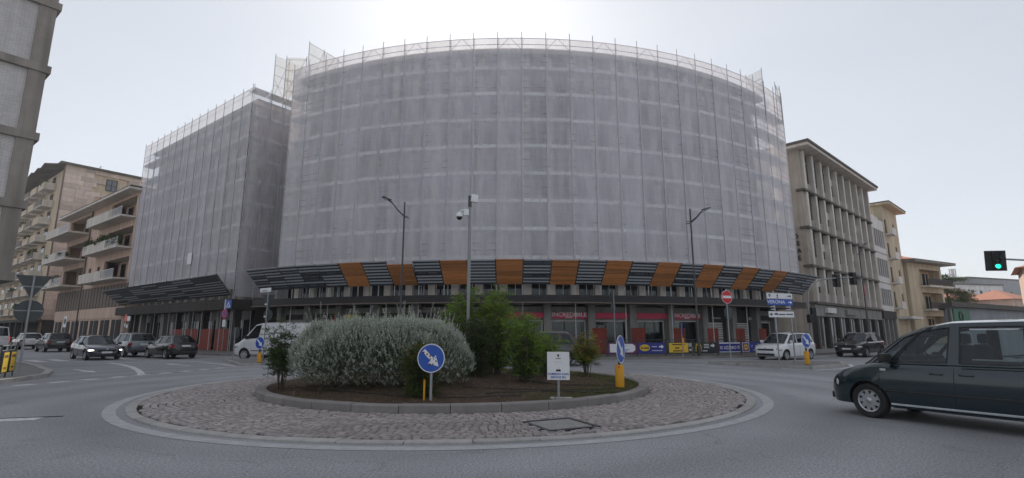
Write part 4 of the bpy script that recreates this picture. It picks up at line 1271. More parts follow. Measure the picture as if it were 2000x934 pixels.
box('eaves', M['rib'], of, -.7, LN + .7, -1.15, 13.5, 19.9, 20.2)
box('roof', M['roof_dark'], of, -.82, LN + .82, -1.27, 13.7, 20.2, 20.45)
box('shop_fascia', M['concrete'], of, .0, LN, -.05, .36, 3.2, 4.3)
for i in range(8):
    x = .3 + i * 3.3
    box('ground_column', M['concrete_dark'], of, x - .3, x + .3, -.1, .36, .1, 3.2)
    if i < 7:
        q = box('shopfront', M['glass'], of, x + .3, x + 3.0, .2, .24, .4, 3.1)
        box('shop_frame', M['white_wall'], q, x + .9, x + 1.0, .1, .2, .12, 3.1); box('shop_frame', M['white_wall'], q, x + 2.1, x + 2.2, .1, .2, .12, 3.1)
MB().bx(2.6, 5.2, -.35, -.08, 3.55, 4.05).build('shop_sign', M['white_wall'], of)
MB().bx(9.0, 12.4, -.3, -.08, 3.5, 4.0).build('shop_sign', M['concrete'], of)
for k, s_ in enumerate(('O', 'LE', 'TA', 'LE')):
    text(s_, .62, M['black'], of, (-.03, 1.0, 11.0 - k * .72), (PI / 2, 0, -PI / 2), .03, bold=.01)
# --- white strip-windowed building
ow = thing('strip_window_building', 'white panelled building with rows of strip windows next to the ribbed block', 'building', OR + DR * 24.0, R(42))
hs = []
for (c, e) in ((5.1, 7.3), (8.9, 11.3), (12.9, 15.3)):
    for i in range(6): hs.append((.35 + i * 1.02, 1.2 + i * 1.02, c, e))
shell(holed(0, 6.6, 4.4, 16.8, hs, .2), 0, 6.6, 0, 12, 4.4, 16.8).build('wall', M['white_wall'], ow)
for h in hs: window(ow, h, .16, mull=0, frame='shutter_brown')
for z in (8.1, 12.1): box('joint_band', M['spandrel'], ow, 0, 6.6, -.04, .0, z - .05, z + .05)
box('parapet', M['white_wall'], ow, -.05, 6.65, .5, .8, 16.8, 17.5)
box('ground_beam', M['concrete_dark'], ow, 0, 6.6, -.2, .3, 3.4, 4.4)
for i in range(4): box('ground_column', M['concrete'], ow, .1 + i * 2.05, .5 + i * 2.05, -.1, .3, .1, 3.4)
box('shopfront', M['glass'], ow, 0, 6.6, .5, .55, .1, 3.4)
# --- tall beige block with small balconies
ot = thing('tower_house', 'plain beige tower house with overhanging flat roof and small white balconies', 'building', OR + DR * 30.7, R(42))
hs = [(.8, 1.9, z, z + 2.2) for z in (5.0, 8.4, 11.8, 15.2)] + [(5.4, 6.4, z + .8, z + 2.1) for z in (5.0, 8.4, 11.8, 15.2)]
shell(holed(0, 8.4, .1, 19.2, hs, .2), 0, 8.4, 0, 11, .1, 19.2).build('wall', M['beige'], ot)
for h in hs: window(ot, h, .15, mull=1, frame='shutter_brown')
for z in (5.0, 8.4, 11.8, 15.2):
    q = box('balcony', M['white_wall'], ot, .3, 2.5, -.9, .0, z - .18, z)
    box('parapet', M['white_wall'], q, .3, 2.5, -.9, -.82, z, z + .8)
box('roof', M['beige'], ot, -.7, 9.1, -1.1, 11.7, 19.2, 19.45)
box('roof_edge', M['roof_dark'], ot, -.75, 9.15, -1.15, 11.75, 19.45, 19.6)
box('awning', M['white_wall'], ot, 1.5, 8.3, -1.6, -.02, 3.5, 3.85)
box('side_louvre', M['shutter_brown'], ot, -.06, .0, 1.2, 2.0, 15.4, 18.2)
# --- low house with deep balconies and a clay tile roof
oh = thing('tiled_balcony_house', 'beige house with three deep balconies under a clay tiled hip roof', 'building', (58.4, 75.2, 0), R(28))
hs = [(3.4, 9.4, z, z + 2.5) for z in (1.6, 5.1, 8.6)]
shell(holed(0, 10, .1, 11.9, hs, 1.4), 0, 10, 0, 12, .1, 11.9).build('wall', M['beige'], oh)
for z in (1.6, 5.1, 8.6):
    box('loggia_back', M['cream'], oh, 3.3, 9.5, 1.38, 1.5, z - .1, z + 2.6)
    for x in (4.2, 7.2):
        q = box('balcony_door', M['glass'], oh, x, x + 1.6, 1.33, 1.37, z, z + 2.1)
        box('door_frame', M['white_wall'], q, x + .75, x + .85, 1.28, 1.33, z, z + 2.1)
    q = box('balcony', M['rib'], oh, 3.1, 10.3, -1.2, 1.38, z - .25, z)
    railing(q, 3.1, 10.3, -1.15, z, 1.0, 'dark_steel', .12)
    box('rail_screen', M['shutter_brown'], q, 3.15, 10.25, -1.1, -1.08, z + .14, z + .95)
box('eaves', M['concrete'], oh, -.9, 11.4, -1.5, 13, 11.9, 12.25)
MB().add([(-1, -1.6, 12.25), (11.5, -1.6, 12.25), (11.5, 13.1, 12.25), (-1, 13.1, 12.25), (4.0, 5, 14.2), (6.4, 6, 14.2)],
         [(0, 1, 5, 4), (1, 2, 5), (2, 3, 4, 5), (3, 0, 4)]).build('roof', M['tile_roof'], oh)
MB().bx(1.2, 2.0, 2.5, 3.3, 12.4, 14.2).bx(1.1, 2.1, 2.4, 3.4, 14.2, 14.35).build('chimney', M['concrete'], oh)
# --- low flat-roofed pavilion across the junction
pv = thing('pavilion', 'low grey flat-roofed pavilion with a green plate, behind the dark blue van', 'building', (26.2, 31.0, .1), R(31))
MB().prism([(0, 0), (15, 0), (19.5, 2.2), (5.6, 2.2)], 0, 3.05).build('wall', M['grey_wall'], pv)
MB().prism([(-.25, -.3), (15.3, -.3), (19.8, 2.4), (5.4, 2.4)], 3.05, 3.35).build('roof', M['roof_dark'], pv)
box('corner_post', M['roof_dark'], pv, -.06, .1, -.06, .06, 0, 3.05)
q = box('green_plate', M['sign_green'], pv, .5, 2.9, -.06, .0, 2.05, 2.95)
MB().lathe([(.22, 0), (.3, 0), (.3, .02), (.22, .02)], 20, Matrix.Translation((1.5, -.07, 2.5)) @ Matrix.Rotation(PI / 2, 4, 'X'), cap=False).build('plate_emblem', M['black'], q)
# --- far houses at the end of the street
def far_house(name, label, loc, rz, L_, D_, H_, m, roof='flat', nfl=3, nwin=5, cat='building'):
    t = thing(name, label, cat, loc, rz)
    hs = []
    for f in range(nfl):
        for i in range(nwin):
            x = (i + .5) * L_ / nwin; z = 1.2 + f * (H_ - .5) / nfl
            hs.append((x - .5, x + .5, z, z + 1.5))
    shell(holed(0, L_, .1, H_, hs, .2), 0, L_, 0, D_, .1, H_).build('wall', M[m], t)
    for h in hs: window(t, h, .15, mull=1, frame='shutter_brown', bar=.08)
    if roof == 'flat':
        box('roof', M['roof_dark'], t, -.3, L_ + .3, -.3, D_ + .3, H_, H_ + .35)
    else:
        e = .7; hh = roof
        MB().add([(-e, -e, H_), (L_ + e, -e, H_), (L_ + e, D_ + e, H_), (-e, D_ + e, H_), (D_ * .45, D_ / 2, H_ + hh), (L_ - D_ * .45, D_ / 2, H_ + hh)],
                 [(0, 1, 5, 4), (1, 2, 5), (2, 3, 4, 5), (3, 0, 4), (3, 2, 1, 0)]).build('roof', M['tile_roof'], t)
    return t
far_house('far_block', 'pale block with a flat roof and aerial mast beyond the street end', (128, 150, 0), R(12), 20, 14, 15.6, 'white_wall', 'flat', 4, 6)
t = thing('antenna_mast', 'thin lattice aerial mast on the far pale block', 'antenna', (134, 155, 15.9), 0)
for dx, dy in ((-.4, -.3), (.4, -.3), (0, .4)): MB().tube([(dx, dy, 0), (dx * .6, dy * .6, 4.2)], .09, 5).build('leg', M['post_grey'], t)
for k in range(6): MB().bx(-.75 + (k % 3) * .55, -.45 + (k % 3) * .55, -.5 + (k // 3) * .8, -.35 + (k // 3) * .8, 2.6, 4.9).build('aerial_panel', M['white_wall'], t)
MB().bx(-1.0, .9, -.6, .6, 2.3, 2.45).build('platform', M['post_grey'], t)
far_house('far_hall', 'long grey hall with a curved parapet beyond the street end', (141, 158, 0), R(20), 30, 16, 18.4, 'grey_wall', 'flat', 3, 5)
far_house('roofed_house', 'low house with a broad clay roof seen over the pavilion', (93, 108, 0), R(18), 14, 9, 8.0, 'cream', 3.2, 2, 4)
far_house('small_house', 'small pinkish house with a clay roof near the street end', (101, 104, 0), R(25), 9, 8, 8.4, 'pink', 2.2, 2, 3)
far_house('street_end_house', 'cream house closing the view below the pine tree', (88, 112, 0), R(5), 10, 8, 6.2, 'cream', 2.0, 2, 4)
rh = far_house('red_eaves_house', 'pink house with red overhanging eaves and red awnings', (61.2, 61.0, 0), R(-42), 14, 10, 9.3, 'pink', 1.8, 3, 4)
box('awning', M['sign_red'], rh, 0.3, 6.5, -1.1, -.02, 5.6, 5.8)
box('awning', M['sign_red'], rh, 0.3, 6.5, -1.1, -1.02, 4.9, 5.6)
# a tall pine down the street
pt = thing('pine_tree', 'tall pine tree with layered branches beside the tiled balcony house', 'tree', (75.5, 89.0, 0))
MB().tube([(0, 0, 0), (.15, .1, 4), (-.1, 0, 8), (.1, 0, 11)], [.32, .26, .17, .06], 8).build('trunk', M['bark'], pt, smooth=60)
lim = MB(); rb_ = random.Random(77); bl = []
for k in range(26):
    a = rb_.uniform(0, 2 * PI); z = rb_.uniform(4.2, 10.8); L_ = (1.0 - abs(z - 7.0) / 8) * rb_.uniform(2.6, 4.6)
    e = Vector((L_ * math.cos(a), L_ * math.sin(a), z + rb_.uniform(-.1, .6)))
    lim.tube([(0, 0, z - .4), e * .5 + Vector((0, 0, z * .5 - .1)), e], [.08, .05, .02], 5)
    for j in range(3):
        f_ = rb_.uniform(.5, 1.05); bl.append(((e.x * f_ + rb_.uniform(-.4, .4), e.y * f_ + rb_.uniform(-.4, .4), e.z + rb_.uniform(-.1, .4)), (rb_.uniform(.6, 1.1), rb_.uniform(.6, 1.1), rb_.uniform(.25, .45))))
lim.build('limbs', M['bark'], pt)
leaf_cloud(rb_, bl, 15000, .34, .07, .3, .2).build('crown', M['pine'], pt)
# ---------------------------------------------------------------- vehicles
def curve(tab):
    """smooth interpolation through (x, value) points"""
    xs = [p[0] for p in tab]; ys = [p[1] for p in tab]; n = len(xs)
    m = [0.0] * n
    d = [(ys[i + 1] - ys[i]) / (xs[i + 1] - xs[i]) for i in range(n - 1)]
    m[0] = d[0]; m[-1] = d[-1]
    for i in range(1, n - 1):
        m[i] = 0 if d[i - 1] * d[i] <= 0 else 2 * d[i - 1] * d[i] / (d[i - 1] + d[i])
    def f(x):
        if x <= xs[0]: return ys[0]
        if x >= xs[-1]: return ys[-1]
        i = 0
        while x > xs[i + 1]: i += 1
        h = xs[i + 1] - xs[i]; t = (x - xs[i]) / h
        return ys[i] * (1 + 2 * t) * (1 - t) ** 2 + h * m[i] * t * (1 - t) ** 2 + ys[i + 1] * t * t * (3 - 2 * t) + h * m[i + 1] * t * t * (t - 1)
    return f
SEC = [(0.0, 0.0), (.80, 0.0), (.93, .04), (.965, .16), (.985, .34), (1.0, .56), (.992, .76), (.965, .90), (.93, .965), (.86, 1.0)]

def bool_cut(me, cut):
    a = bpy.data.objects.new('cut_a', me); b = bpy.data.objects.new('cut_b', cut)
    COL.objects.link(a); COL.objects.link(b)
    md = a.modifiers.new('b', 'BOOLEAN'); md.operation = 'DIFFERENCE'; md.object = b; md.solver = 'EXACT'
    dg = bpy.context.evaluated_depsgraph_get(); dg.update()
    r = bpy.data.meshes.new_from_object(a.evaluated_get(dg))
    bpy.data.objects.remove(a); bpy.data.objects.remove(b)
    return r

def wheel_mesh(r, wd, style, spokes):
    """tyre mesh and rim mesh about the y axis, outer face towards +y"""
    RX = Matrix.Rotation(-PI / 2, 4, 'X')
    ri = r * .66
    ty = MB().lathe([(ri, -wd / 2 + .02), (r * .93, -wd / 2), (r * .985, -wd / 2 + .02), (r, -wd / 4), (r, wd / 4), (r * .985, wd / 2 - .02), (r * .93, wd / 2), (ri, wd / 2 - .015), (ri * .97, wd / 2 - .05), (ri * .97, -wd / 2 + .05), (ri, -wd / 2 + .02)], 28, RX, None, False)
    ri *= .985
    rm = MB()
    rm.lathe([(ri * .9, wd / 2 - .05), (ri, wd / 2 - .02), (ri, wd / 2 - .012), (ri * .9, wd / 2 - .022)], 24, RX, 0, False)
    rm.lathe([(0, wd / 2 - .085), (ri * .95, wd / 2 - .085), (ri * .95, wd / 2 - .08), (0, wd / 2 - .08)], 24, RX, 1)
    z1 = wd / 2 - .018
    if style == 'cover':
        n = spokes; pts = []
        for k in range(n * 8):
            a = 2 * PI * k / (n * 8); ph = k % 8
            pts.append((ri * (.98 if ph in (0, 1, 2, 6, 7) else .62) * math.cos(a), ri * (.98 if ph in (0, 1, 2, 6, 7) else .62) * math.sin(a)))
        rm.prism(pts, z1 - .03, z1 - .004, RX, 0)
        rm.lathe([(0, z1 + .012), (ri * .22, z1 + .006), (ri * .3, z1 - .01)], 16, RX, 0)
    else:
        for k in range(spokes):
            a0 = 2 * PI * k / spokes
            for da in ((-.11, .11) if style == 'twin' else (0,)):
                a = a0 + da; w2 = .022 if style == 'twin' else .035
                c, s_ = math.cos(a), math.sin(a)
                q = [(-w2, .02), (w2, .02), (w2 * .8, ri * .95), (-w2 * .8, ri * .95)]
                rm.prism([(x * s_ + y * c, -x * c + y * s_) for x, y in q][::-1], z1 - .045, z1 - .01, RX, 0)
        rm.lathe([(0, z1 + .0), (ri * .2, z1 - .003), (ri * .24, z1 - .03)], 14, RX, 0)
    return ty.mesh('tyre', M['tyre'], 40), rm.mesh('rim', [M['rim'], M['black']], 40)

def make_car(name, label, cat, loc, heading, S, paint_m, group=None):
    rz = math.atan2(heading[1], heading[0])
    root = thing(name, label, cat, (loc[0], loc[1], 0), rz, group)
    L_, W_, H_ = S['L'], S['W'], S['H']; hl = L_ / 2
    top, bot, wid = curve(S['top']), curve(S['bot']), curve(S['wid'])
    glass = M[S.get('glass', 'glass_car_dark')]
    def side(x, t):
        """point on the left flank at station x, fraction t of the body height"""
        for (a, b) in zip(SEC[1:-1], SEC[2:]):
            if a[1] <= t <= b[1]:
                f = (t - a[1]) / max(1e-6, b[1] - a[1]); y = a[0] + (b[0] - a[0]) * f; break
        return Vector((x, wid(x) * y, bot(x) + (top(x) - bot(x)) * t))
    # lower body loft
    xs = [-hl, -hl + .02, -hl + .06, -hl + .13, -hl + .22] + [-hl + .35 + (L_ - .7) * i / 30 for i in range(31)] + [hl - .22, hl - .13, hl - .06, hl - .02, hl]
    vs = []; fs = []
    for x in xs:
        w_, zb_, zt_ = wid(x), bot(x), top(x)
        cr = .035 * min(1, (hl - abs(x)) * 3)
        pts = [(sy * w_, zb_ + (zt_ - zb_) * tz) for sy, tz in SEC] + [(w_ * .5, zt_ + cr * .8), (0, zt_ + cr)]
        full = pts + [(-y, z) for y, z in reversed(pts[1:-1])]
        vs += [(x, y, z) for y, z in full]
    n = len(full)
    for i in range(len(xs) - 1):
        for k in range(n): fs.append((i * n + k, i * n + (k + 1) % n, (i + 1) * n + (k + 1) % n, (i + 1) * n + k))
    fs.append(tuple(range(n))[::-1]); fs.append(tuple((len(xs) - 1) * n + k for k in range(n)))
    low = MB().add(vs, [f[::-1] for f in fs])
    me = low.mesh('car_lower', [paint_m, M['trim']])
    bm = bmesh.new(); bm.from_mesh(me); bmesh.ops.recalc_face_normals(bm, faces=bm.faces); bm.to_mesh(me); bm.free()
    r_ = S['wr']; wx = S['axles']
    cut = MB()
    for x in wx:
        for s_ in (-1, 1):
            M4 = Matrix.Translation((x, s_ * W_ / 2, r_)) @ Matrix.Rotation(PI / 2, 4, 'X')
            cut.lathe([(r_ * 1.17, -.36), (r_ * 1.17, .36)], 24, M4, 1)
    cme = cut.mesh('cutter', [paint_m, M['trim']])
    bm = bmesh.new(); bm.from_mesh(cme); bmesh.ops.recalc_face_normals(bm, faces=bm.faces); bm.to_mesh(cme); bm.free()
    me = bool_cut(me, cme)
    body = MB()
    body.v = [tuple(v.co) for v in me.vertices]
    body.f = [tuple(p.vertices) for p in me.polygons]
    body.m = [p.material_index for p in me.polygons]
    # greenhouse
    G_ = S['glass_house']
    P = G_['pillars']                     # (x at belt, x at roof) from front to rear
    yb, yt = G_['yb'], G_['yt']
    zr = curve(G_['roof'])                # roof edge height against x
    crown, bul = G_.get('crown', .06), G_.get('bulge', .12)
    wins = []
    def Bp(i, s_):
        x = P[i][0]; return Vector((x, s_ * yb * (G_.get('nose', .93) if i == 0 else G_.get('tail', .96) if i == len(P) - 1 else 1), top(x) - .012))
    def Tp(i, s_):
        x = P[i][1]; return Vector((x, s_ * yt * (.96 if i in (0, len(P) - 1) else 1), zr(x)))
    def panel(bl, tl, mu0, mu1, mv0, mv1, opaque=False, nme='window'):
        """bl, tl: lists of bottom and top points; border goes to the body, the middle becomes a pane"""
        nn = len(bl) - 1
        def pt(u, v):
            f = min(max(u, 0), 1) * nn; i = min(int(f), nn - 1); f -= i
            b = bl[i].lerp(bl[i + 1], f); t = tl[i].lerp(tl[i + 1], f)
            return b.lerp(t, v)
        us = [0, mu0] + [mu0 + (1 - mu0 - mu1) * k / 6 for k in range(1, 6)] + [1 - mu1, 1]
        vv = [0, mv0, 1 - mv1, 1]
        b0 = len(body.v)
        grid = [[pt(u, v) for v in vv] for u in us]
        for i in range(len(us) - 1):
            for j in range(3):
                if not opaque and j == 1 and 0 < i < len(us) - 2: continue
                body.add([grid[i][j], grid[i + 1][j], grid[i + 1][j + 1], grid[i][j + 1]], [(0, 1, 2, 3)], 0)
        if opaque: return
        cen = Vector((sum(p.x for p in bl) / len(bl), 0, .8))
        nrm = (grid[-2][1] - grid[1][1]).cross(grid[1][2] - grid[1][1]).normalized()
        flip = nrm.dot(grid[3][1] - cen) < 0
        if flip: nrm = -nrm
        wm = MB()
        g2 = [[grid[i][j] - nrm * .006 for j in (1, 2)] for i in range(1, len(us) - 1)]
        for i in range(len(g2) - 1): wm.add([g2[i][0], g2[i + 1][0], g2[i + 1][1], g2[i][1]], [(3, 2, 1, 0) if flip else (0, 1, 2, 3)])
        wins.append((nme, wm))
        # dark seal round the pane
        e = MB(); loop = [grid[i][1] for i in range(1, len(us) - 1)] + [grid[i][2] for i in range(len(us) - 2, 0, -1)]
        e.tube([p + nrm * .001 for p in loop + [loop[0]]], .011, 4, cap=False)
        wins.append(('seal', e))
    np_ = len(P)
    for s_ in (-1, 1):
        for i in range(np_ - 1):
            kind = G_.get('sides', 'g' * 9)[i]
            panel([Bp(i, s_), Bp(i + 1, s_)], [Tp(i, s_), Tp(i + 1, s_)], G_['mu'][i][0], G_['mu'][i][1], .045, .10, kind == 'o', 'side_window')
    def cross(b, s0, s1, x_b, front):
        pass
    nn = 6
    def row(q, bulge, lift):
        out = []
        for k in range(nn + 1):
            v = -1 + 2 * k / nn
            out.append(Vector((q.x + bulge * (1 - v * v), v * abs(q.y), q.z + lift * (1 - abs(v) ** 2.6))))
        return out
    panel(row(Bp(0, 1), G_.get('wb', .22), .012), row(Tp(0, 1), bul, crown), .045, .045, .03, .06, False, 'windscreen')
    panel(row(Bp(np_ - 1, 1), -.06, .0), row(Tp(np_ - 1, 1), -.06, crown), .06, .06, G_.get('rv', .08), .12, G_.get('rear_opaque', False), 'rear_window')
    # roof
    nx = 14; gr = []
    for i in range(nx + 1):
        f = i / nx
        x0 = Tp(0, 1).x + (Tp(np_ - 1, 1).x - Tp(0, 1).x) * f
        # edge half width follows the pillars
        ys = [(Tp(k, 1).x, Tp(k, 1).y) for k in range(np_)]
        yy = ys[-1][1]
        for (xa, ya), (xb, yb2) in zip(ys[:-1], ys[1:]):
            if xb <= x0 <= xa: yy = ya + (yb2 - ya) * (xa - x0) / max(1e-6, xa - xb); break
        zz = None
        zs = [(Tp(k, 1).x, Tp(k, 1).z) for k in range(np_)]
        zz = zs[-1][1]
        for (xa, za), (xb, zb2) in zip(zs[:-1], zs[1:]):
            if xb <= x0 <= xa: zz = za + (zb2 - za) * (xa - x0) / max(1e-6, xa - xb); break
        bb = bul * (1 - f) ** 2 - .06 * f ** 2
        gr.append([Vector((x0 + bb * (1 - v * v), v * yy, zz + crown * (1 - abs(v) ** 2.6))) for v in [-1, -.94, -.82, -.6, -.3, 0, .3, .6, .82, .94, 1]])
    for i in range(nx):
        for j in range(10): body.add([gr[i][j], gr[i][j + 1], gr[i + 1][j + 1], gr[i + 1][j]], [(0, 3, 2, 1)], 0)
    bo = body.build('body', [paint_m, M['trim']], root)
    bm = bmesh.new(); bm.from_mesh(bo.data); bmesh.ops.remove_doubles(bm, verts=bm.verts, dist=.002); bmesh.ops.recalc_face_normals(bm, faces=bm.faces); bm.to_mesh(bo.data); bm.free()
    smooth_by(bo.data, 38)
    for nme, wm in wins:
        if nme == 'seal': wm.build('window_seal', M['trim'], wl)
        else: wl = wm.build(nme, glass if nme != 'windscreen' or not S.get('ws') else M[S['ws']], root, smooth=60)
    # wheels
    ty, rm = S.get('_wm') or S.setdefault('_wm', wheel_mesh(r_, S.get('ww', .20), S.get('wstyle', 'spoke'), S.get('spokes', 5)))
    for ix, x in enumerate(wx):
        for s_ in (-1, 1):
            o = link('wheel', ty, root); o.location = (x, s_ * (W_ / 2 - .125), r_)
            o.rotation_euler = (0, 0, (0 if s_ > 0 else PI) + (S.get('steer', 0) if ix == 0 else 0))
            link('rim', rm, o)
    if S.get('interior', True):
        zz = top(0) - .0
        a, b = P[0][0] - .25, P[-1][0] + .12
        MB().bx(b, a, -yb + .07, yb - .07, top(0) - .06, top(0) + .045).build('interior_trim', M['seat'], root)
    # lamps
    for s_ in (-1, 1):
        h = S['head']; p = side(h[0], h[1]); p.y *= s_
        MB().ball((0, 0, 0), h[2], 12, 8).build('headlight', M[S.get('head_m', 'lamp_clear')], root, (p.x + h[3], p.y - s_ * h[4], p.z), (0, 0, s_ * h[5]), smooth=60)
        t_ = S['tail_l']; p = side(t_[0], t_[1]); p.y *= s_
        MB().cbox((0, 0, 0), t_[2], .02).build('tail_light', M[S.get('tail_m', 'lamp_red')], root, (p.x + t_[3], p.y - s_ * t_[4], p.z), (0, 0, -s_ * t_[5]), smooth=40)
        mx_, mz_ = S['mirror']
        p = Bp(0, s_); mo = MB().cbox((0, 0, 0), (.13, .22, .17), .045).build('wing_mirror', S.get('mirror_m') or paint_m, root, (mx_, s_ * (W_ / 2 + .07), mz_), (0, 0, -s_ * .25), smooth=50)
        MB().tube([(0, -s_ * .06, -.05), (.0, -s_ * .2, -.09)], .03, 6).build('mirror_arm', M['trim'], mo)
        for hx in S['handles']:
            p = side(hx, .80); MB().cbox((0, 0, 0), (.20, .035, .035), .012).build('door_handle', S.get('handle_m') or paint_m, root, (p.x, s_ * (p.y + .012), p.z), smooth=50)
        for sx in S['seams']:
            ln = MB(); q = [side(sx + S.get('lean', 0) * t, t) for t in (.08, .2, .4, .6, .8, .93)]
            ln.tube([(v.x, s_ * (v.y + .001), v.z) for v in q], .007, 4).build('door_seam', M['black'], root)
        # sill trim strip
        if S.get('rub'):
            x0, x1, t = S['rub']; q = [side(x0 + (x1 - x0) * k / 8, t) for k in range(9)]
            MB().tube([(v.x, s_ * (v.y + .004), v.z) for v in q], .022, 5).build('side_moulding', M['trim'] if not S.get('rub_m') else M[S['rub_m']], root)
    # front and rear furniture, sunk into the bumpers
    zf = S['grille']
    MB().cbox((0, 0, 0), (.10, zf[1], zf[2]), .03).build('grille', M['black'], root, (hl - .035, 0, zf[0]), smooth=40)
    MB().cbox((0, 0, 0), (.12, W_ * .62, .13), .03).build('lower_intake', M['black'], root, (hl - .035, 0, S.get('intake', .34)), smooth=40)
    MB().bx(0, .02, -.26, .26, -.055, .055).build('number_plate', M['plate'], root, (hl + .012, 0, S.get('plate_f', .46)))
    MB().bx(-.02, 0, -.26, .26, -.055, .055).build('number_plate', M['plate'], root, (-hl - .012, 0, S.get('plate_r', .72)))
    MB().cbox((0, 0, 0), (.12, W_ * .78, .16), .04).build('rear_bumper_trim', M['trim'], root, (-hl + .03, 0, .40), smooth=40)
    if S.get('emblem', True):
        MB().lathe([(0, 0), (.06, 0), (.05, .012), (0, .016)], 14, Matrix.Rotation(PI / 2, 4, 'Y')).build('badge', M['rim'], root, (hl + .002, 0, zf[0] + zf[2] * .7))
    if S.get('rails'):
        for s_ in (-1, 1):
            MB().tube([(P[0][1] - .15, s_ * yt * .93, zr(P[0][1] - .15) + .03), (P[0][1] - .3, s_ * yt * .93, zr(P[0][1] - .3) + .075), (P[-1][1] + .3, s_ * yt * .93, zr(P[-1][1] + .3) + .075), (P[-1][1] + .1, s_ * yt * .93, zr(P[-1][1] + .1) + .03)], .018, 6).build('roof_rail', M[S['rails']], root)
    return root, side, top

HATCH = dict(L=4.15, W=1.78, H=1.47, wr=.325, axles=(1.27, -1.28), wstyle='twin', spokes=5,
    top=[(-2.075, .70), (-2.0, .90), (-1.85, .98), (-1.0, .965), (.3, .92), (.95, .905), (1.5, .82), (1.9, .70), (2.02, .60), (2.075, .50)],
    bot=[(-2.075, .42), (-1.9, .30), (-1.5, .22), (1.5, .19), (1.9, .20), (2.075, .27)],
    wid=[(-2.075, .55), (-2.03, .72), (-1.9, .82), (-1.4, .885), (1.2, .885), (1.7, .83), (1.92, .74), (2.03, .62), (2.075, .48)],
    glass_house=dict(pillars=[(1.0, .22), (-.08, -.12), (-1.02, -1.02), (-1.92, -1.36)], crown=.075, yb=.80, yt=.58, roof=[(-1.5, 1.375), (-1.0, 1.415), (-.2, 1.41), (.25, 1.355)], mu=[(.13, .04), (.05, .05), (.08, .30)], sides='ggg'),
    head=(1.82, .72, (.22, .12, .075), .0, .10, -.55), tail_l=(-1.93, .72, (.22, .24, .17), .0, .10, -.35), mirror=(.72, .98), handles=(-.02, -.95), seams=(.95, -.13, -1.02), grille=(.56, .9, .13), plate_r=.80)
SUV = dict(L=4.4, W=1.84, H=1.65, wr=.345, axles=(1.32, -1.32), wstyle='twin', spokes=5, ww=.22,
    top=[(-2.2, .80), (-2.1, 1.0), (-1.95, 1.06), (-1.0, 1.06), (.3, 1.03), (.95, 1.03), (1.55, .96), (1.95, .84), (2.12, .72), (2.2, .58)],
    bot=[(-2.2, .46), (-2.0, .34), (-1.5, .28), (1.5, .26), (2.0, .28), (2.2, .34)],
    wid=[(-2.2, .62), (-2.14, .77), (-2.0, .87), (-1.4, .915), (1.2, .915), (1.8, .87), (2.05, .78), (2.15, .68), (2.2, .55)],
    glass_house=dict(pillars=[(1.05, .32), (-.05, -.1), (-1.05, -1.05), (-2.0, -1.62)], yb=.83, yt=.65, roof=[(-1.7, 1.53), (-1.0, 1.585), (-.2, 1.58), (.35, 1.52)], mu=[(.12, .04), (.05, .05), (.08, .25)], sides='ggg'),
    head=(1.98, .74, (.22, .13, .07), .0, .10, -.5), tail_l=(-2.06, .75, (.20, .30, .16), .0, .10, -.35), mirror=(.78, 1.12), handles=(.02, -.95), seams=(1.0, -.1, -1.05), grille=(.74, 1.05, .16), plate_r=.85, intake=.42, plate_f=.56, rails='rim')
def variant(b, **kw):
    d = dict(b); d.pop('_wm', None); d.update(kw); return d
# Dark blue MPV van in front: boxy body, sliding door window, wheel covers
MPV = dict(L=4.40, W=1.80, H=1.83, wr=.318, axles=(1.34, -1.34), wstyle='cover', spokes=9, glass='glass_car', steer=-.06,
    top=[(-2.2, .85), (-2.15, 1.02), (-2.0, 1.075), (.3, 1.06), (1.10, 1.05), (1.45, .98), (1.85, .86), (2.06, .72), (2.16, .60), (2.2, .48)],
    bot=[(-2.2, .40), (-2.0, .30), (-1.5, .235), (1.6, .215), (2.0, .215), (2.2, .26)],
    wid=[(-2.2, .74), (-2.14, .84), (-2.0, .88), (-1.0, .897), (1.2, .897), (1.75, .86), (1.98, .78), (2.12, .66), (2.2, .50)],
    glass_house=dict(pillars=[(1.38, .70), (.93, .34), (-.03, -.08), (-1.15, -1.15), (-2.12, -1.96)], yb=.835, yt=.70, nose=.90, roof=[(-2.0, 1.755), (-1.0, 1.785), (-.1, 1.77), (.34, 1.685), (.72, 1.525)], crown=.05, mu=[(.22, .06), (.05, .05), (.12, .11), (.10, .12)], sides='gggg', bulge=.20, wb=.28),
    head=(2.0, .72, (.10, .04, .10), -.035, .03, -.85), tail_l=(-2.12, .70, (.12, .16, .42), .0, .06, -.2), mirror=(.92, 1.14), mirror_m=M['trim'], handles=(.17, -.26), seams=(1.12, -.05, -1.2), lean=-.04, grille=(.60, .95, .11), plate_r=.9, rub=(1.0, -1.0, .38), handle_m=None)
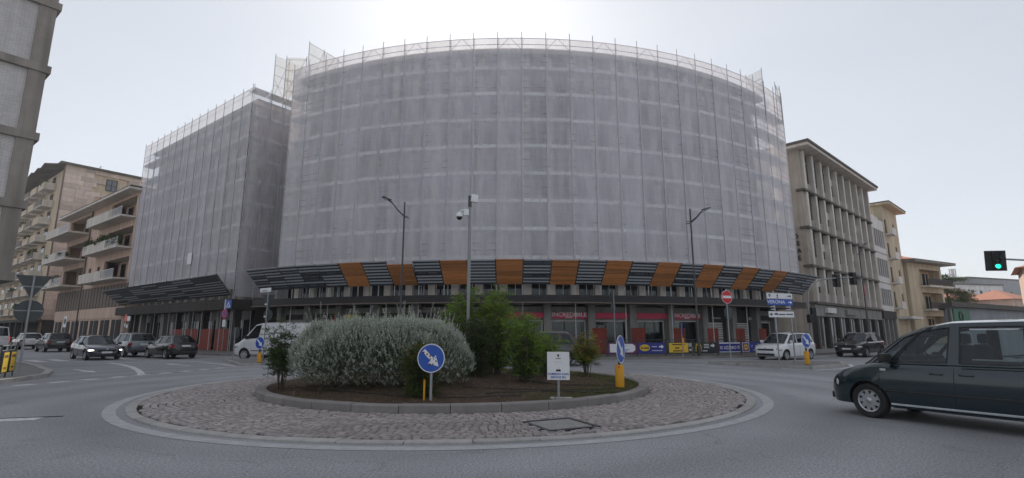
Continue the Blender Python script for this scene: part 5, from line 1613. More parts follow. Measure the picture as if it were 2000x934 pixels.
VAN = dict(L=5.4, W=2.05, H=2.25, wr=.34, axles=(1.75, -1.70), wstyle='cover', spokes=6,
    top=[(-2.7, 1.2), (-2.66, 1.3), (-2.5, 1.34), (.5, 1.32), (1.5, 1.25), (1.9, 1.22), (2.25, 1.06), (2.5, .92), (2.64, .74), (2.7, .56)],
    bot=[(-2.7, .46), (-2.4, .40), (-1.5, .34), (1.8, .30), (2.3, .28), (2.7, .32)],
    wid=[(-2.7, .97), (-2.6, 1.0), (-1.0, 1.025), (1.5, 1.025), (2.1, .99), (2.45, .90), (2.62, .78), (2.7, .60)],
    glass_house=dict(pillars=[(2.05, 1.15), (.75, .72), (-.9, -.9), (-2.64, -2.58)], yb=.985, yt=.86, nose=.90, tail=.99, roof=[(-2.6, 2.13), (-.5, 2.19), (.72, 2.17), (1.2, 2.08)], crown=.07, mu=[(.16, .08), (.1, .1), (.1, .1)], sides='goo', bulge=.2, wb=.28, rear_opaque=True),
    head=(2.42, .80, (.24, .12, .15), .0, .06, -.6), tail_l=(-2.64, .62, (.08, .14, .5), .0, .04, 0), mirror=(1.62, 1.36), mirror_m=M['trim'], handles=(.86, .35), seams=(1.75, .68, -.85), grille=(.72, 1.2, .14), plate_r=.6, rub=(1.3, -2.4, .26), interior=True)
# C3-like tall white hatchback
TALL = variant(HATCH, L=4.1, W=1.77, H=1.64, wr=.31, wstyle='spoke', spokes=7,
    top=[(-2.05, .80), (-2.0, .98), (-1.85, 1.04), (-.5, 1.02), (.5, 1.0), (1.05, .98), (1.5, .90), (1.84, .78), (1.98, .66), (2.05, .52)],
    bot=[(-2.05, .42), (-1.9, .30), (-1.5, .22), (1.5, .20), (1.9, .21), (2.05, .27)],
    wid=[(-2.05, .62), (-2.0, .76), (-1.88, .84), (-1.4, .88), (1.2, .88), (1.7, .83), (1.9, .75), (2.0, .64), (2.05, .50)],
    glass_house=dict(pillars=[(1.15, .42), (.0, -.05), (-1.0, -1.0), (-1.92, -1.70)], yb=.80, yt=.66, roof=[(-1.75, 1.55), (-1.0, 1.60), (-.2, 1.60), (.45, 1.52)], mu=[(.14, .05), (.05, .05), (.08, .22)], sides='ggg', bulge=.16, wb=.26),
    head=(1.80, .74, (.20, .12, .13), .0, .08, -.6), tail_l=(-1.95, .72, (.14, .2, .24), .0, .06, -.3), mirror=(.82, 1.08), grille=(.62, 1.0, .10), rails='black')

mpv, mside, mtop = make_car('minivan', 'dark blue family van with silver wheel covers leaving beside the roundabout', 'van', (8.28, 9.5), (-.466, .885), MPV, paint('dark_teal_paint', (0.006, 0.022, 0.030), .18, .2))
# its seats, wheel and chrome strip
for y in (-.36, .36):
    for x in (.05, -.95):
        MB().cbox((0, 0, 0), (.16, .46, .52), .06, Matrix.Rotation(-.2, 3, 'Y')).cbox((-.06, 0, .36), (.11, .27, .18), .045).tube([(-.03, -.06, .2), (-.05, -.06, .32)], .012, 5).tube([(-.03, .06, .2), (-.05, .06, .32)], .012, 5).build('seat', M['seat'], mpv, (x - .1, y, 1.14), smooth=50)
MB().lathe([(.18, -.012), (.20, 0), (.18, .012), (.17, 0), (.18, -.012)], 20, cap=False).tube([(-.18, 0, 0), (.18, 0, 0)], .018, 6).build('steering_wheel', M['seat'], mpv, (.55, .36, 1.17), (0, R(-62), 0))
MB().cbox((0, 0, 0), (.5, 1.45, .14), .05).build('dashboard', M['seat'], mpv, (.92, 0, 1.11), smooth=50)
MB().cbox((0, 0, 0), (.02, .25, .07), .015).build('rear_view_mirror', M['seat'], mpv, (.5, 0, 1.64))
for s_ in (-1, 1):
    q = [mside(.95 - 2.0 * k / 10, .10) for k in range(11)]
    MB().tube([(v.x, s_ * (v.y + .006), v.z) for v in q], .018, 5).build('sill_strip', M['pale_metal_gap_light'], mpv)
    p = mside(1.02, .84); MB().cbox((0, 0, 0), (.10, .03, .045), .012).build('side_repeater', M['lamp_clear'], mpv, (p.x, s_ * (p.y + .006), p.z))
    q = [mside(-.2 - 1.7 * k / 6, .93) for k in range(7)]
    MB().tube([(v.x, s_ * (v.y + .004), v.z) for v in q], .010, 5).build('door_rail', M['black'], mpv)
    for z in (1.16, 1.66):
        MB().bx(-.98, -.34, -.006, .006, -.012, .012).build('window_bar', M['pale_metal_gap_light'], mpv, (0, s_ * (.80 if z < 1.4 else .722), z))

make_car('delivery_van', 'white panel delivery van crossing behind the silver bush', 'van', (-14.1, 31.9), (-.97, .22), VAN, paint('white_van_paint', (.66, .67, .70), .3, 0))
make_car('hatchback', 'dark blue hatchback with lit headlights driving into the roundabout', 'car', (-25.9, 32.6), (.802, -.598), variant(HATCH, head_m='lit_white'), paint('navy_paint', (.012, .016, .04)))
make_car('crossover', 'silver grey crossover queueing behind the black hatchback', 'car', (-26.7, 36.6), (-.83, .56), variant(SUV, rails=None, L=4.4), paint('graphite_paint', (.15, .165, .19)))
make_car('black_hatchback', 'black hatchback with red tail lights heading away past the slatted fan', 'car', (-22.3, 34.2), (-.83, .56), variant(HATCH), paint('black_paint', (.012, .012, .014)))
make_car('black_crossover', 'dark crossover stopped beside the white pickup-like car', 'car', (-40.0, 45.6), (-.80, .60), variant(SUV, rails=None), paint('black_crossover_paint', (.014, .013, .015)))
make_car('white_crossover', 'white crossover waiting between the minibus and dark crossover', 'car', (-49.0, 52.8), (-.80, .60), variant(SUV, rails='black'), paint('white_crossover_paint', (.60, .61, .62), .3, 0))
make_car('minibus', 'white minibus with a red tail light under the brick panel building', 'minibus', (-50.3, 50.2), (-.80, .60), variant(VAN, H=2.4, tail_m='lit_red', glass_house=dict(VAN['glass_house'], sides='ggg', rear_opaque=False, rv=.05)), paint('white_bus_paint', (.60, .62, .63), .3, 0))
make_car('tall_hatchback', 'white tall hatchback with roof bars facing the roundabout', 'car', (16.9, 32.4), (-.853, -.521), TALL, paint('white_car_paint', (.68, .69, .71), .28, 0))
make_car('black_suv', 'black off-roader with chrome window line and amber lamps', 'car', (24.2, 36.4), (-.805, -.594), variant(SUV, head_m='lamp_clear'), paint('black_suv_paint', (.010, .010, .012)))
make_car('grey_suv', 'dark grey off-roader with spoked wheels half hidden by the green shrubs', 'car', (1.35, 26.6), (-.998, .05), variant(SUV, L=4.45), paint('dark_grey_paint', (.03, .034, .04)))
# ---------------------------------------------------------------- street furniture
def disc(n=28, r=.3, t=.012): return MB().lathe([(0, 0), (r, 0), (r, t), (0, t)], n, Matrix.Rotation(PI / 2, 4, 'X'))
def arrow_poly(r):
    w_ = r * .13
    return [(-w_, r * .78), (w_, r * .78), (w_, -r * .10), (r * .40, -r * .10), (0, -r * .80), (-r * .40, -r * .10), (-w_, -r * .10)]
def blue_disc_sign(label, loc, rz, r, zc, base, rusty=False, tilt=0.0, group='blue arrow signs'):
    t = thing('keep_right_sign', label, 'road sign', loc, rz)
    d = disc(32, r).build('disc', M['sign_blue'], t, (0, -.04, zc), (tilt, 0, 0), smooth=40)
    MB().lathe([(r * .94, 0), (r * .99, -.004), (r * 1.01, .006), (r * .99, .016), (r * .94, .013)], 32, Matrix.Rotation(PI / 2, 4, 'X'), cap=False).build('rim', M['white'], d, smooth=60)
    a = MB().prism([(x, y) for x, y in arrow_poly(r)][::-1], 0.012, .018, Matrix.Rotation(PI / 2, 4, 'X')).build('arrow', M['white'], d)
    a.rotation_euler = (0, R(-45), 0)
    if rusty:
        rs = random.Random(2); f = MB()
        for k in range(9):
            cx, cz = [(-.04, .2), (.02, .05), (-.02, .0), (.03, -.05), (-.1, -.08), (-.05, -.12), (.08, -.06), (.04, -.12), (0, .12)][k]
            n_ = 7; rr_ = rs.uniform(.012, .03)
            f.prism([(cx + rr_ * rs.uniform(.5, 1.2) * math.cos(2 * PI * i / n_), cz + rr_ * rs.uniform(.5, 1.2) * math.sin(2 * PI * i / n_)) for i in range(n_)], .018, .0195, Matrix.Rotation(PI / 2, 4, 'X'))
        f.build('flaking', M['rust'], a)
    if base == 'pole':
        MB().tube([(0, .0, 0), (0, .0, zc + r * .7)], .03, 10).build('pole', M['steel'], t, smooth=60)
        MB().bx(-.06, .06, -.035, -.0, zc - r * .5, zc - r * .4).bx(-.06, .06, -.035, 0, zc + r * .4, zc + r * .5).build('clamp', M['steel'], t)
        MB().bx(-.16, -.13, -.02, .02, .0, .45).build('stake', M['yellow'], t)
    else:
        h = base
        MB().lathe([(r * .30, .02), (r * .32, .05), (r * .32, h - .02), (r * .30, h)], 20).build('yellow_body', M['yellow'], t, smooth=40)
        MB().lathe([(r * .36, 0), (r * .36, .02)], 16).build('foot', M['rust'], t)
        MB().bx(-.05, .05, -.02, .02, h, zc - r * .8).build('bracket', M['dark_steel'], t)
        for sx in (-1, 1): MB().ball((0, 0, 0), .022, 8, 5).build('bolt', M['sign_red'], t, (sx * r * .33, -.02, h - .05))
    return t
blue_disc_sign('blue disc with a flaking white arrow on a steel pole before the silver bush', (-1.72, 11.25, .17), R(-8), .30, .90, 'pole', True)
blue_disc_sign('narrow turned blue disc with white arrow on yellow cylinder beside the notice board', (2.80, 13.75, .20), R(61), .36, .98, .58)
blue_disc_sign('small blue arrow disc on a yellow stand on the island by the delivery van', (-12.85, 26.7, .12), R(-22), .31, .98, .50)
blue_disc_sign('blue arrow disc on yellow stand on the island below the direction boards', (14.1, 25.1, .12), R(28), .345, 1.12, .62)
for o in ('keep_right_sign.001',):
    bpy.data.objects[o].rotation_euler = (0, R(1.5), R(61))

def pole(t, h, r=.03, m='steel', z0=0.0): return MB().tube([(0, 0, z0), (0, 0, h)], r, 10).build('pole', M[m], t, smooth=60)
# no entry sign
t = thing('no_entry_sign', 'round red no entry sign on a grey pole with a second disc behind', 'road sign', (11.15, 26.75, .12), R(18))
pole(t, 3.75)
d = disc(32, .34).build('disc', M['sign_red'], t, (0, -.04, 3.32), smooth=40)
MB().lathe([(.325, 0), (.34, -.003), (.345, .008), (.34, .016), (.325, .013)], 32, Matrix.Rotation(PI / 2, 4, 'X'), cap=False).build('rim', M['white'], d, smooth=60)
MB().bx(-.27, .27, -.018, -.012, -.065, .065).build('bar', M['white'], d)
disc(32, .34).build('sign_back', M['sign_back'], t, (.12, .06, 2.5), (0, 0, R(10)), smooth=40)
# direction boards
t = thing('direction_sign', 'white and blue direction boards reading Verona on two grey posts', 'direction sign', (13.0, 25.5, .12), R(20))
for x in (.0, 1.02): MB().tube([(x, .03, 0), (x, .03, 3.55)], .035, 10).build('post', M['steel'], t, smooth=60)
def board(z0, z1, m, x0=-.5, x1=1.15):
    b = MB().bx(x0, x1, -.04, -.01, z0, z1).build('board', M[m], t)
    return b
b = board(3.16, 3.42, 'white'); 
MB().prism([(.82, -.02), (.98, -.02), (.98, -.07), (1.08, .0), (.98, .07), (.98, .02), (.82, .02)], .041, .045, Matrix.Translation((0, 0, 3.29)) @ Matrix.Rotation(PI / 2, 4, 'X')).build('arrow', M['black'], b)
MB().lathe([(.03, .041), (.07, .041), (.07, .044), (.03, .044), (.03, .041)], 14, Matrix.Translation((-.33, 0, 3.31)) @ Matrix.Rotation(PI / 2, 4, 'X'), cap=False).build('symbol', M['black'], b)
MB().bx(.12, .22, -.045, -.041, 3.2, 3.25).bx(.13, .21, -.045, -.041, 3.28, 3.36).build('symbol', M['black'], b)
b = board(2.84, 3.13, 'sign_blue'); text('VERONA', .23, M['white'], b, (.06, -.043, 2.985), bold=.008, sx=1.25)
MB().prism([(.84, -.025), (1.0, -.025), (.97, -.09), (1.1, .0), (.97, .09), (1.0, .025), (.84, .025)], .041, .045, Matrix.Translation((0, 0, 2.985)) @ Matrix.Rotation(PI / 2, 4, 'X')).build('arrow', M['white'], b)
b = board(2.24, 2.53, 'white', -.46, 1.16); MB().bx(.16, .58, -.045, -.041, 2.355, 2.405).bx(.64, 1.08, -.045, -.041, 2.365, 2.415).build('print_line', M['black'], b)
MB().prism([(-.2, -.02), (-.3, -.02), (-.3, -.08), (-.42, .0), (-.3, .08), (-.3, .02), (-.2, .02)][::-1], .041, .045, Matrix.Translation((0, 0, 2.385)) @ Matrix.Rotation(PI / 2, 4, 'X')).build('arrow', M['black'], b)
MB().bx(-.1, .1, -.045, -.041, 2.36, 2.44).build('symbol', M['black'], b)
for z in (2.62, 2.75):
    for x in (-.12, .85): MB().bx(x - .1, x + .1, -.02, .07, z - .02, z + .03).build('clamp', M['pale_metal_gap_light'], t)
# zebra crossing sign with no-stopping disc
t = thing('crossing_sign', 'blue pedestrian crossing square above a red ringed disc before the hoarding', 'road sign', (-22.4, 40.4, .12), R(-25))
pole(t, 4.1, .035, 'post_grey')
q = MB().bx(.0, .68, -.06, -.03, 3.35, 4.03).build('square_panel', M['sign_blue'], t)
MB().prism([(.1, 3.45), (.58, 3.45), (.34, 3.92)][::-1], .061, .064, Matrix.Rotation(PI / 2, 4, 'X')).build('white_triangle', M['white'], q)
MB().prism([(.22, 3.5), (.46, 3.5), (.34, 3.78)][::-1], .065, .068, Matrix.Rotation(PI / 2, 4, 'X')).build('figure', M['sign_blue'], q)
MB().bx(-.1, .0, -.06, .0, 3.3, 4.05).build('panel_edge', M['white'], q)
d = disc(28, .36).build('disc', M['sign_red'], t, (.0, -.05, 2.95), smooth=40)
disc(28, .27, .004).build('disc_face', M['sign_blue'], d, (0, -.013, 0)); 
MB().bx(-.3, .3, -.022, -.016, -.035, .035).build('bar', M['sign_red'], d, None, (0, R(45), 0)); MB().bx(-.3, .3, -.028, -.023, -.035, .035).build('bar', M['sign_red'], d, None, (0, R(-45), 0))
MB().bx(-.17, .17, -.06, -.03, 1.95, 2.5).build('sub_panel', M['white'], t)
# street name pole with sign backs on the small island
t = thing('sign_pole', 'grey pole with street name plate and backs of two signs by the van', 'sign pole', (-13.1, 27.6, .12), R(-20))
pole(t, 3.75, .032, 'post_grey')
q = MB().cbox((0, 0, 0), (.62, .04, .22), .01).build('name_plate', M['white'], t, (-.15, -.05, 3.75), (0, R(-4), R(12))); MB().bx(-.2, .1, -.025, -.021, -.06, .0).build('print_line', M['post_grey'], q)
MB().prism([(-.45, 3.5), (.45, 3.5), (0, 2.72)][::-1], -.06, -.04, Matrix.Rotation(PI / 2, 4, 'X')).build('yield_back', M['sign_back'], t)
disc(28, .31).build('disc_back', M['sign_back'], t, (.05, .06, 2.42))
for z in (2.95, 2.3): MB().bx(-.12, -.02, -.06, .02, z, z + .08).build('clamp', M['white'], t)
t = thing('round_sign', 'low round sign seen from behind on a short grey pole ahead of the van', 'road sign', (-15.9, 29.9, .12), R(-30))
pole(t, 1.75, .03, 'post_grey'); disc(28, .33).build('disc_back', M['sign_back'], t, (0, .05, 1.5))
# give way sign seen from behind by the brick panel building
t = thing('give_way_sign', 'backs of a give way triangle and a disc on a grey pole by yellow barriers', 'road sign', (-18.05, 19.3, .12), R(44))
pole(t, 3.6, .035, 'post_grey')
MB().prism([(-.52, 3.62), (.52, 3.62), (0, 2.72)][::-1], -.06, -.04, Matrix.Rotation(PI / 2, 4, 'X')).build('triangle_back', M['sign_back'], t)
disc(28, .42).build('disc_back', M['sign_back'], t, (0, .06, 2.28))
for z in (3.2, 2.3): MB().bx(-.4, .4, .035, .05, z - .02, z + .02).build('stiffener', M['post_grey'], t)
t = thing('small_red_sign', 'red disc sign with white plates on a thin pole by the salmon house', 'road sign', (-33.5, 45.0, .12), R(-36))
pole(t, 3.0, .03, 'post_grey'); disc(24, .34).build('disc', M['sign_red'], t, (0, -.05, 2.75)); MB().bx(.3, 1.0, -.05, -.02, 2.5, 2.9).build('plate', M['white'], t); MB().bx(.3, .62, -.05, -.02, 1.9, 2.2).build('plate', M['white'], t); MB().bx(-.12, .12, -.06, -.03, 2.0, 2.3).build('plate', M['white'], t)
t = thing('yellow_edge_sign', 'dark framed pale sign on a pole before the salmon house', 'road sign', (-49.5, 57.5, .12), R(-36))
pole(t, 3.2, .04, 'post_grey'); q = MB().bx(-.5, .5, -.06, -.03, 2.1, 3.3).build('panel', M['white'], t); disc(20, .33, .01).build('disc', M['sign_back'], q, (0, -.062, 2.75))
t = thing('turned_sign', 'tall narrow sign seen edge-on above the turned blue disc', 'road sign', (6.6, 33.4, .12), R(50))
pole(t, 4.2, .035, 'post_grey')
MB().prism([(-.45, 4.3), (.45, 4.3), (0, 3.5)][::-1], -.06, -.04, Matrix.Rotation(PI / 2, 4, 'X')).build('triangle_back', M['sign_back'], t); disc(24, .34).build('disc_back', M['sign_back'], t, (0, .06, 3.1))
t = thing('edge_marker', 'yellow post with an edge-on round sign by the banner barriers', 'road sign', (10.3, 31.6, .12), R(75))
pole(t, 2.1, .03, 'post_grey'); disc(24, .34).build('disc', M['sign_blue'], t, (0, -.05, 1.75)); MB().cbox((0, -.06, .75), (.16, .1, .85), .02).build('yellow_body', M['yellow'], t)
# white notice board on the island
t = thing('notice_board', 'white square notice board on a grey post in the island soil', 'notice board', (1.02, 11.6, .17), R(-4))
MB().bx(-.025, .025, .0, .03, 0, .6).build('post', M['post_grey'], t)
b = MB().bx(-.245, .245, -.02, .0, .42, 1.02).build('panel', M['white'], t)
MB().bx(-.055, .055, -.0225, -.0205, .868, .882).build('print_line', M['black'], b)
for z, s_, sz in ((.545, 'ROMEDIO CASA', .062), (.475, 'SERVICE SRL', .062)): text(s_, sz, M['sign_blue'] if sz > .05 else M['black'], b, (0, -.023, z), bold=.012)
MB().prism([(-.02, .93), (.0, .9), (.02, .93), (.018, .965), (-.018, .965)][::-1], .021, .023, Matrix.Rotation(PI / 2, 4, 'X')).build('crest', M['black'], b)
MB().bx(-.1, .1, -.0225, -.0205, .80, .803).build('rule', M['black'], b)
MB().prism([(-.055, .60), (.055, .60), (.05, .635), (.02, .65), (0, .63), (-.02, .65), (-.05, .635)][::-1], .021, .023, Matrix.Rotation(PI / 2, 4, 'X')).prism([(-.004, .66), (.022, .70), (.008, .665)][::-1], .021, .023, Matrix.Rotation(PI / 2, 4, 'X')).build('emblem', M['black'], b)
MB().cbox((0, 0, .0), (.5, .22, .05), .02).build('stone_slab', M['kerb_pale'], t, (.05, .05, .02))
# ---- barriers with advertising banners along the kerb
def barrier(label, p, rz, L_, face=None):
    t = thing('guard_barrier', label, 'barrier', p, rz, 'pavement guard barriers')
    f = MB()
    for x in (0.03, L_ - .03): f.tube([(x, 0, 0), (x, 0, 1.08)], .024, 6)
    f.tube([(0.03, 0, 1.05), (L_ - .03, 0, 1.05)], .022, 6); f.tube([(.03, 0, .9), (L_ - .03, 0, .9)], .018, 6); f.tube([(.03, 0, .18), (L_ - .03, 0, .18)], .018, 6)
    n_ = int(L_ / .16)
    for i in range(1, n_): f.tube([(L_ * i / n_, 0, .18), (L_ * i / n_, 0, .9)], .008, 4)
    f.build('barrier_frame', M['dark_steel'], t)
    if face: face(t, L_)
    return t
def base_ban(t, L_, m): return MB().bx(.05, L_ - .05, -.05, -.03, .2, .86).build('banner', M[m], t)
RXm = Matrix.Rotation(PI / 2, 4, 'X')
def arrow_s(b, x, z, s_=.12):
    MB().prism([(x - s_, z - s_ * .3), (x, z - s_ * .3), (x, z - s_ * .8), (x + s_, z), (x, z + s_ * .8), (x, z + s_ * .3), (x - s_, z + s_ * .3)], .052, .056, RXm).build('arrow', M['white'], b)
def f_white(t, L_):
    b = base_ban(t, L_, 'banner_purple'); MB().prism([(.15, .28), (L_ - .3, .28), (L_ - .12, .42), (L_ - .12, .68), (L_ - .3, .8), (.15, .8)], .051, .054, RXm).build('white_field', M['white'], b)
    MB().prism([(.5, .62), (1.1, .7), (1.3, .68), (.7, .58)], .056, .058, RXm).build('car_emblem', M['post_grey'], b)
    MB().bx(.6, 1.4, -.059, -.056, .42, .46).bx(.7, 1.3, -.059, -.056, .34, .38).build('print_line', M['sign_blue'], b)
def f_oval(t, L_):
    b = base_ban(t, L_, 'banner_blue')
    q = MB().lathe([(0, 0), (.26, 0), (.26, .004), (0, .004)], 24, RXm).build('oval', M['banner_yellow'], b, (.5, -.051, .55)); q.scale = (1.35, 1, .8)
    MB().bx(-.2, .2, -.008, -.005, -.08, .08).build('oval_name', M['black'], q); MB().bx(-.14, -.02, -.011, -.008, -.04, .04).bx(.03, .07, -.011, -.008, -.03, .05).bx(.12, .16, -.011, -.008, -.03, .05).build('print_line', M['banner_yellow'], q)
    arrow_s(b, L_ - .3, .62, .16); MB().bx(1.0, 1.35, -.056, -.052, .6, .64).bx(1.0, 1.7, -.056, -.052, .36, .39).build('print_line', M['white'], b)
def f_yellow(t, L_):
    b = base_ban(t, L_, 'banner_dark'); q = MB().bx(.2, L_ - .35, -.056, -.051, .24, .84).build('yellow_field', M['banner_yellow'], b)
    MB().bx(.42, 1.4, -.059, -.056, .70, .78).bx(.5, 1.35, -.059, -.056, .30, .38).bx(.65, .95, -.059, -.056, .48, .58).build('print_line', M['rust'], q); MB().bx(1.64, 1.9, -.056, -.052, .74, .8).bx(1.64, 1.9, -.056, -.052, .62, .68).build('print_line', M['shutter'], b)
    arrow_s(b, L_ - .18, .4, .1)
def f_arches(t, L_):
    b = base_ban(t, L_, 'banner_dark')
    for cx in (.3, .52):
        MB().tube([(cx + .11 * math.cos(a), -.056, .28 + .5 * math.sin(a)) for a in [PI * k / 10 for k in range(11)]], .026, 6).build('golden_arch', M['banner_yellow'], b)
    for z in (.74, .64, .54): MB().bx(.85, 1.25, -.056, -.052, z - .03, z + .02).build('print_line', M['shutter'], b)
    MB().bx(.75, 1.1, -.056, -.052, .3, .35).build('print_line', M['white'], b); arrow_s(b, 1.55, .66, .17)
def f_blue(t, L_):
    b = base_ban(t, L_, 'banner_blue'); MB().bx(.08, L_ - .08, -.056, -.051, .78, .85).build('top_stripe', M['white'], b); MB().bx(.08, L_ - .08, -.056, -.051, .21, .26).build('low_stripe', M['white'], b)
    text('K/ AZZARO', .28, M['white'], b, (.85, -.053, .5), bold=.012, sx=.95); MB().lathe([(.06, 0), (.1, 0), (.1, .004), (.06, .004)], 16, RXm, cap=False).build('ring_mark', M['white'], b, (L_ - .22, -.052, .54))
def f_disc(t, L_):
    b = base_ban(t, L_, 'banner_blue'); q = MB().bx(.08, .72, -.056, -.051, .22, .84).build('logo_field', M['white'], b)
    MB().bx(.13, .67, -.060, -.057, .26, .80).build('logo_square', M['banner_blue'], q)
    d = MB().lathe([(0, 0), (.22, 0), (.22, .003), (0, .003)], 24, RXm).build('logo_disc', M['banner_yellow'], q, (.4, -.061, .53))
    text('LIDL', .15, M['banner_blue'], d, (0, -.006, 0), bold=.02); MB().lathe([(.2, .0), (.235, 0), (.235, .004), (.2, .004)], 24, RXm, cap=False).build('logo_ring', M['sign_red'], d)
    text("2'", .22, M['white'], b, (1.0, -.053, .58)); arrow_s(b, L_ - .38, .58, .24); MB().bx(1.05, 1.65, -.056, -.052, .3, .33).build('print_line', M['white'], b)
def f_eco(t, L_):
    b = base_ban(t, L_, 'banner_blue'); q = MB().bx(.1, L_ - .1, -.056, -.051, .24, .84).build('white_field', M['white'], b); MB().bx(.3, 1.5, -.059, -.056, .42, .68).build('print_line', M['shutter'], q)
faces = [('plain dark guard barrier behind the tall green shrubs', None), ('plain dark guard barrier next to the purple banner one', None), ('guard barrier with a white field on a purple banner', f_white), ('guard barrier with a blue banner and yellow oval', f_oval), ('guard barrier with a yellow banner in dark lettering', f_yellow),
         ('guard barrier with golden arches on a dark banner', f_arches), ('guard barrier with a white striped blue banner', f_blue), ('guard barrier with a yellow disc logo and white arrow', f_disc), ('guard barrier with a white banner behind the tall hatchback', f_eco), ('plain dark guard barrier behind the tall hatchback', None)]
st = 2.0 / 39.6 * 180 / PI
for i, (lab, fc) in enumerate(faces):
    a = 2.9 + st * i
    p = pol(39.6, a, .12); q = pol(39.6, a + st, .12)
    barrier(lab, p, math.atan2(q.y - p.y, q.x - p.x), 1.96, fc)
def f_panel(t, L_):
    b = MB().bx(.08, L_ - .08, -.05, -.03, .16, .88).build('banner', M['banner_dark'], t); q = MB().bx(.16, L_ - .16, -.056, -.051, .2, .84).build('yellow_field', M['banner_yellow'], b)
    MB().bx(.22, L_ - .22, -.059, -.056, .66, .76).bx(.3, L_ - .3, -.059, -.056, .3, .36).build('print_line', M['rust'], q)
for i, (x, y) in enumerate(((-16.72, 17.15), (-17.17, 17.88))):
    barrier(('guard barrier with a yellow banner one section off the give way pole', 'guard barrier with a yellow banner right next to the give way pole')[i], (x, y, .12), R(121.5), .86, f_panel)
# ---- lamps
def street_lamp(label, loc, rz, h=9.9, cat='street lamp'):
    t = thing('street_lamp', label, cat, loc, rz)
    MB().tube([(0, 0, 0), (0, 0, 1.1), (0, 0, 1.15), (0, 0, h)], [.095, .095, .07, .05], 10).build('pole', M['dark_steel'], t, smooth=60)
    for k, (dz, dy) in enumerate(((0.0, -.07), (-.12, .07))):
        pts = [(-.35, dy, h - .95 + dz), (0, dy, h - .9 + dz), (.45, dy, h - .55 + dz), (.85, dy, h - .12 + dz), (1.3, dy, h + .12 + dz)]
        MB().tube(pts, [.02, .035, .035, .03, .02], 6).build('arm', M['dark_steel'], t, smooth=60)
    q = MB().cbox((0, 0, 0), (.62, .26, .07), .025, Matrix.Rotation(-.25, 3, 'Y')).build('lamp_head', M['dark_steel'], t, (1.25, 0, h + .06), smooth=50)
    MB().bx(-.2, .2, -.09, .09, -.06, -.035).build('lens', M['shutter'], q)
    return t
street_lamp('dark street lamp with twin curved arms by the no entry sign', (12.25, 34.3, .12), R(12))
street_lamp('dark street lamp with folded arms rising behind the silver bush', (-7.1, 32.9, .12), R(215), 10.0)
t = street_lamp('street lamp with a red flag beside the black off-roader', (31.0, 45.2, .12), R(30), 9.4)
MB().add([(0.02, 0, 5.9), (.42, .1, 5.6), (.5, .05, 4.6), (.04, 0, 4.7), (.02, .03, 5.9), (.42, .13, 5.6), (.5, .08, 4.6), (.04, .03, 4.7)], [(0, 1, 2, 3), (7, 6, 5, 4), (0, 4, 5, 1), (1, 5, 6, 2), (2, 6, 7, 3), (3, 7, 4, 0)]).build('flag', M['sign_red'], t)
# camera mast on the island
t = thing('camera_mast', 'grey mast with white camera dome and aerials rising from the shrubs', 'mast', (-1.38, 16.3, .25), 0)
MB().tube([(0, 0, 0), (0, 0, 5.6)], [.06, .045], 12).build('pole', M['post_grey'], t, smooth=60)
MB().bx(-.05, .05, -.06, .06, 5.4, 5.78).build('top_bracket', M['dark_steel'], t)
MB().cbox((0, 0, 0), (.23, .10, .27), .03).build('panel_aerial', M['white'], t, (.15, -.05, 5.68), (0, R(8), R(20)), smooth=50)
a = MB().tube([(-.04, -.02, 5.28), (-.30, -.05, 5.28)], .03, 8).tube([(-.30, -.05, 5.28), (-.33, -.05, 5.18)], .03, 8).build('camera_arm', M['white'], t, smooth=60)
MB().lathe([(0, .0), (.06, .01), (.11, -.05), (.125, -.13), (.12, -.14)], 16).build('dome_housing', M['white'], a, (-.33, -.05, 5.2), smooth=50)
MB().ball((0, 0, 0), .1, 12, 6).build('dome_glass', M['glass_car_dark'], a, (-.33, -.05, 5.06), smooth=60)
MB().cbox((0, 0, 0), (.16, .12, .22), .02).build('junction_box', M['white'], t, (-.1, -.08, 5.2))
# traffic lights on the curved arm
def signal(parent, loc, rz, lit=None, back=False):
    b = MB().cbox((0, 0, 0), (.72, .06, .95), .02).build('back_board', M['black'], parent, loc, (0, 0, rz))
    h = MB().cbox((0, 0, 0), (.30, .2, .86), .03).build('signal_head', M['black'], b, (0, -.1, 0))
    return b
t = thing('traffic_light', 'traffic light mast with curved arm carrying two dark signals', 'traffic light', (21.6, 37.6, .12), R(14))
MB().tube([(0, 0, 0), (0, 0, 3.6), (.12, 0, 4.4), (.55, 0, 5.0), (1.2, 0, 5.35), (2.4, 0, 5.5), (4.3, 0, 5.62)], [.09, .075, .07, .065, .06, .055, .045], 10).build('mast', M['post_grey'], t, smooth=60)
for x, z in ((2.9, 5.35), (4.45, 5.55)):
    b = signal(t, (x, .12, z), R(2))
    for k in range(3): MB().lathe([(.10, 0), (.13, .12), (.12, .12)], 14, Matrix.Translation((0, .12, .28 - .28 * k)) @ Matrix.Rotation(-PI / 2, 4, 'X'), cap=False).build('visor', M['black'], b)
b = MB().cbox((0, 0, 0), (.34, .3, 1.0), .03).build('side_signal', M['black'], t, (.2, -.15, 2.8)); MB().cbox((0, 0, 0), (.3, .3, .6), .03).build('pedestrian_signal', M['black'], t, (-.15, -.2, 2.5))
t = thing('traffic_light', 'green lit traffic light hanging from a horizontal arm above the dark blue van', 'traffic light', (27.7, 24.6, .12), R(12))
MB().tube([(0, 0, 0), (0, 0, 5.4)], .09, 10).build('mast', M['post_grey'], t, smooth=60); MB().tube([(0, 0, 4.82), (-5.6, 0, 4.86)], .045, 8).build('arm', M['post_grey'], t, smooth=60)
b = MB().cbox((0, 0, 0), (.74, .06, .92), .015).build('back_board', M['black'], t, (-5.62, -.1, 4.74), (0, R(3), R(-42)))
MB().bx(-.37, .37, -.05, .03, .455, .47).build('board_edge', M['pale_metal_gap_light'], b)
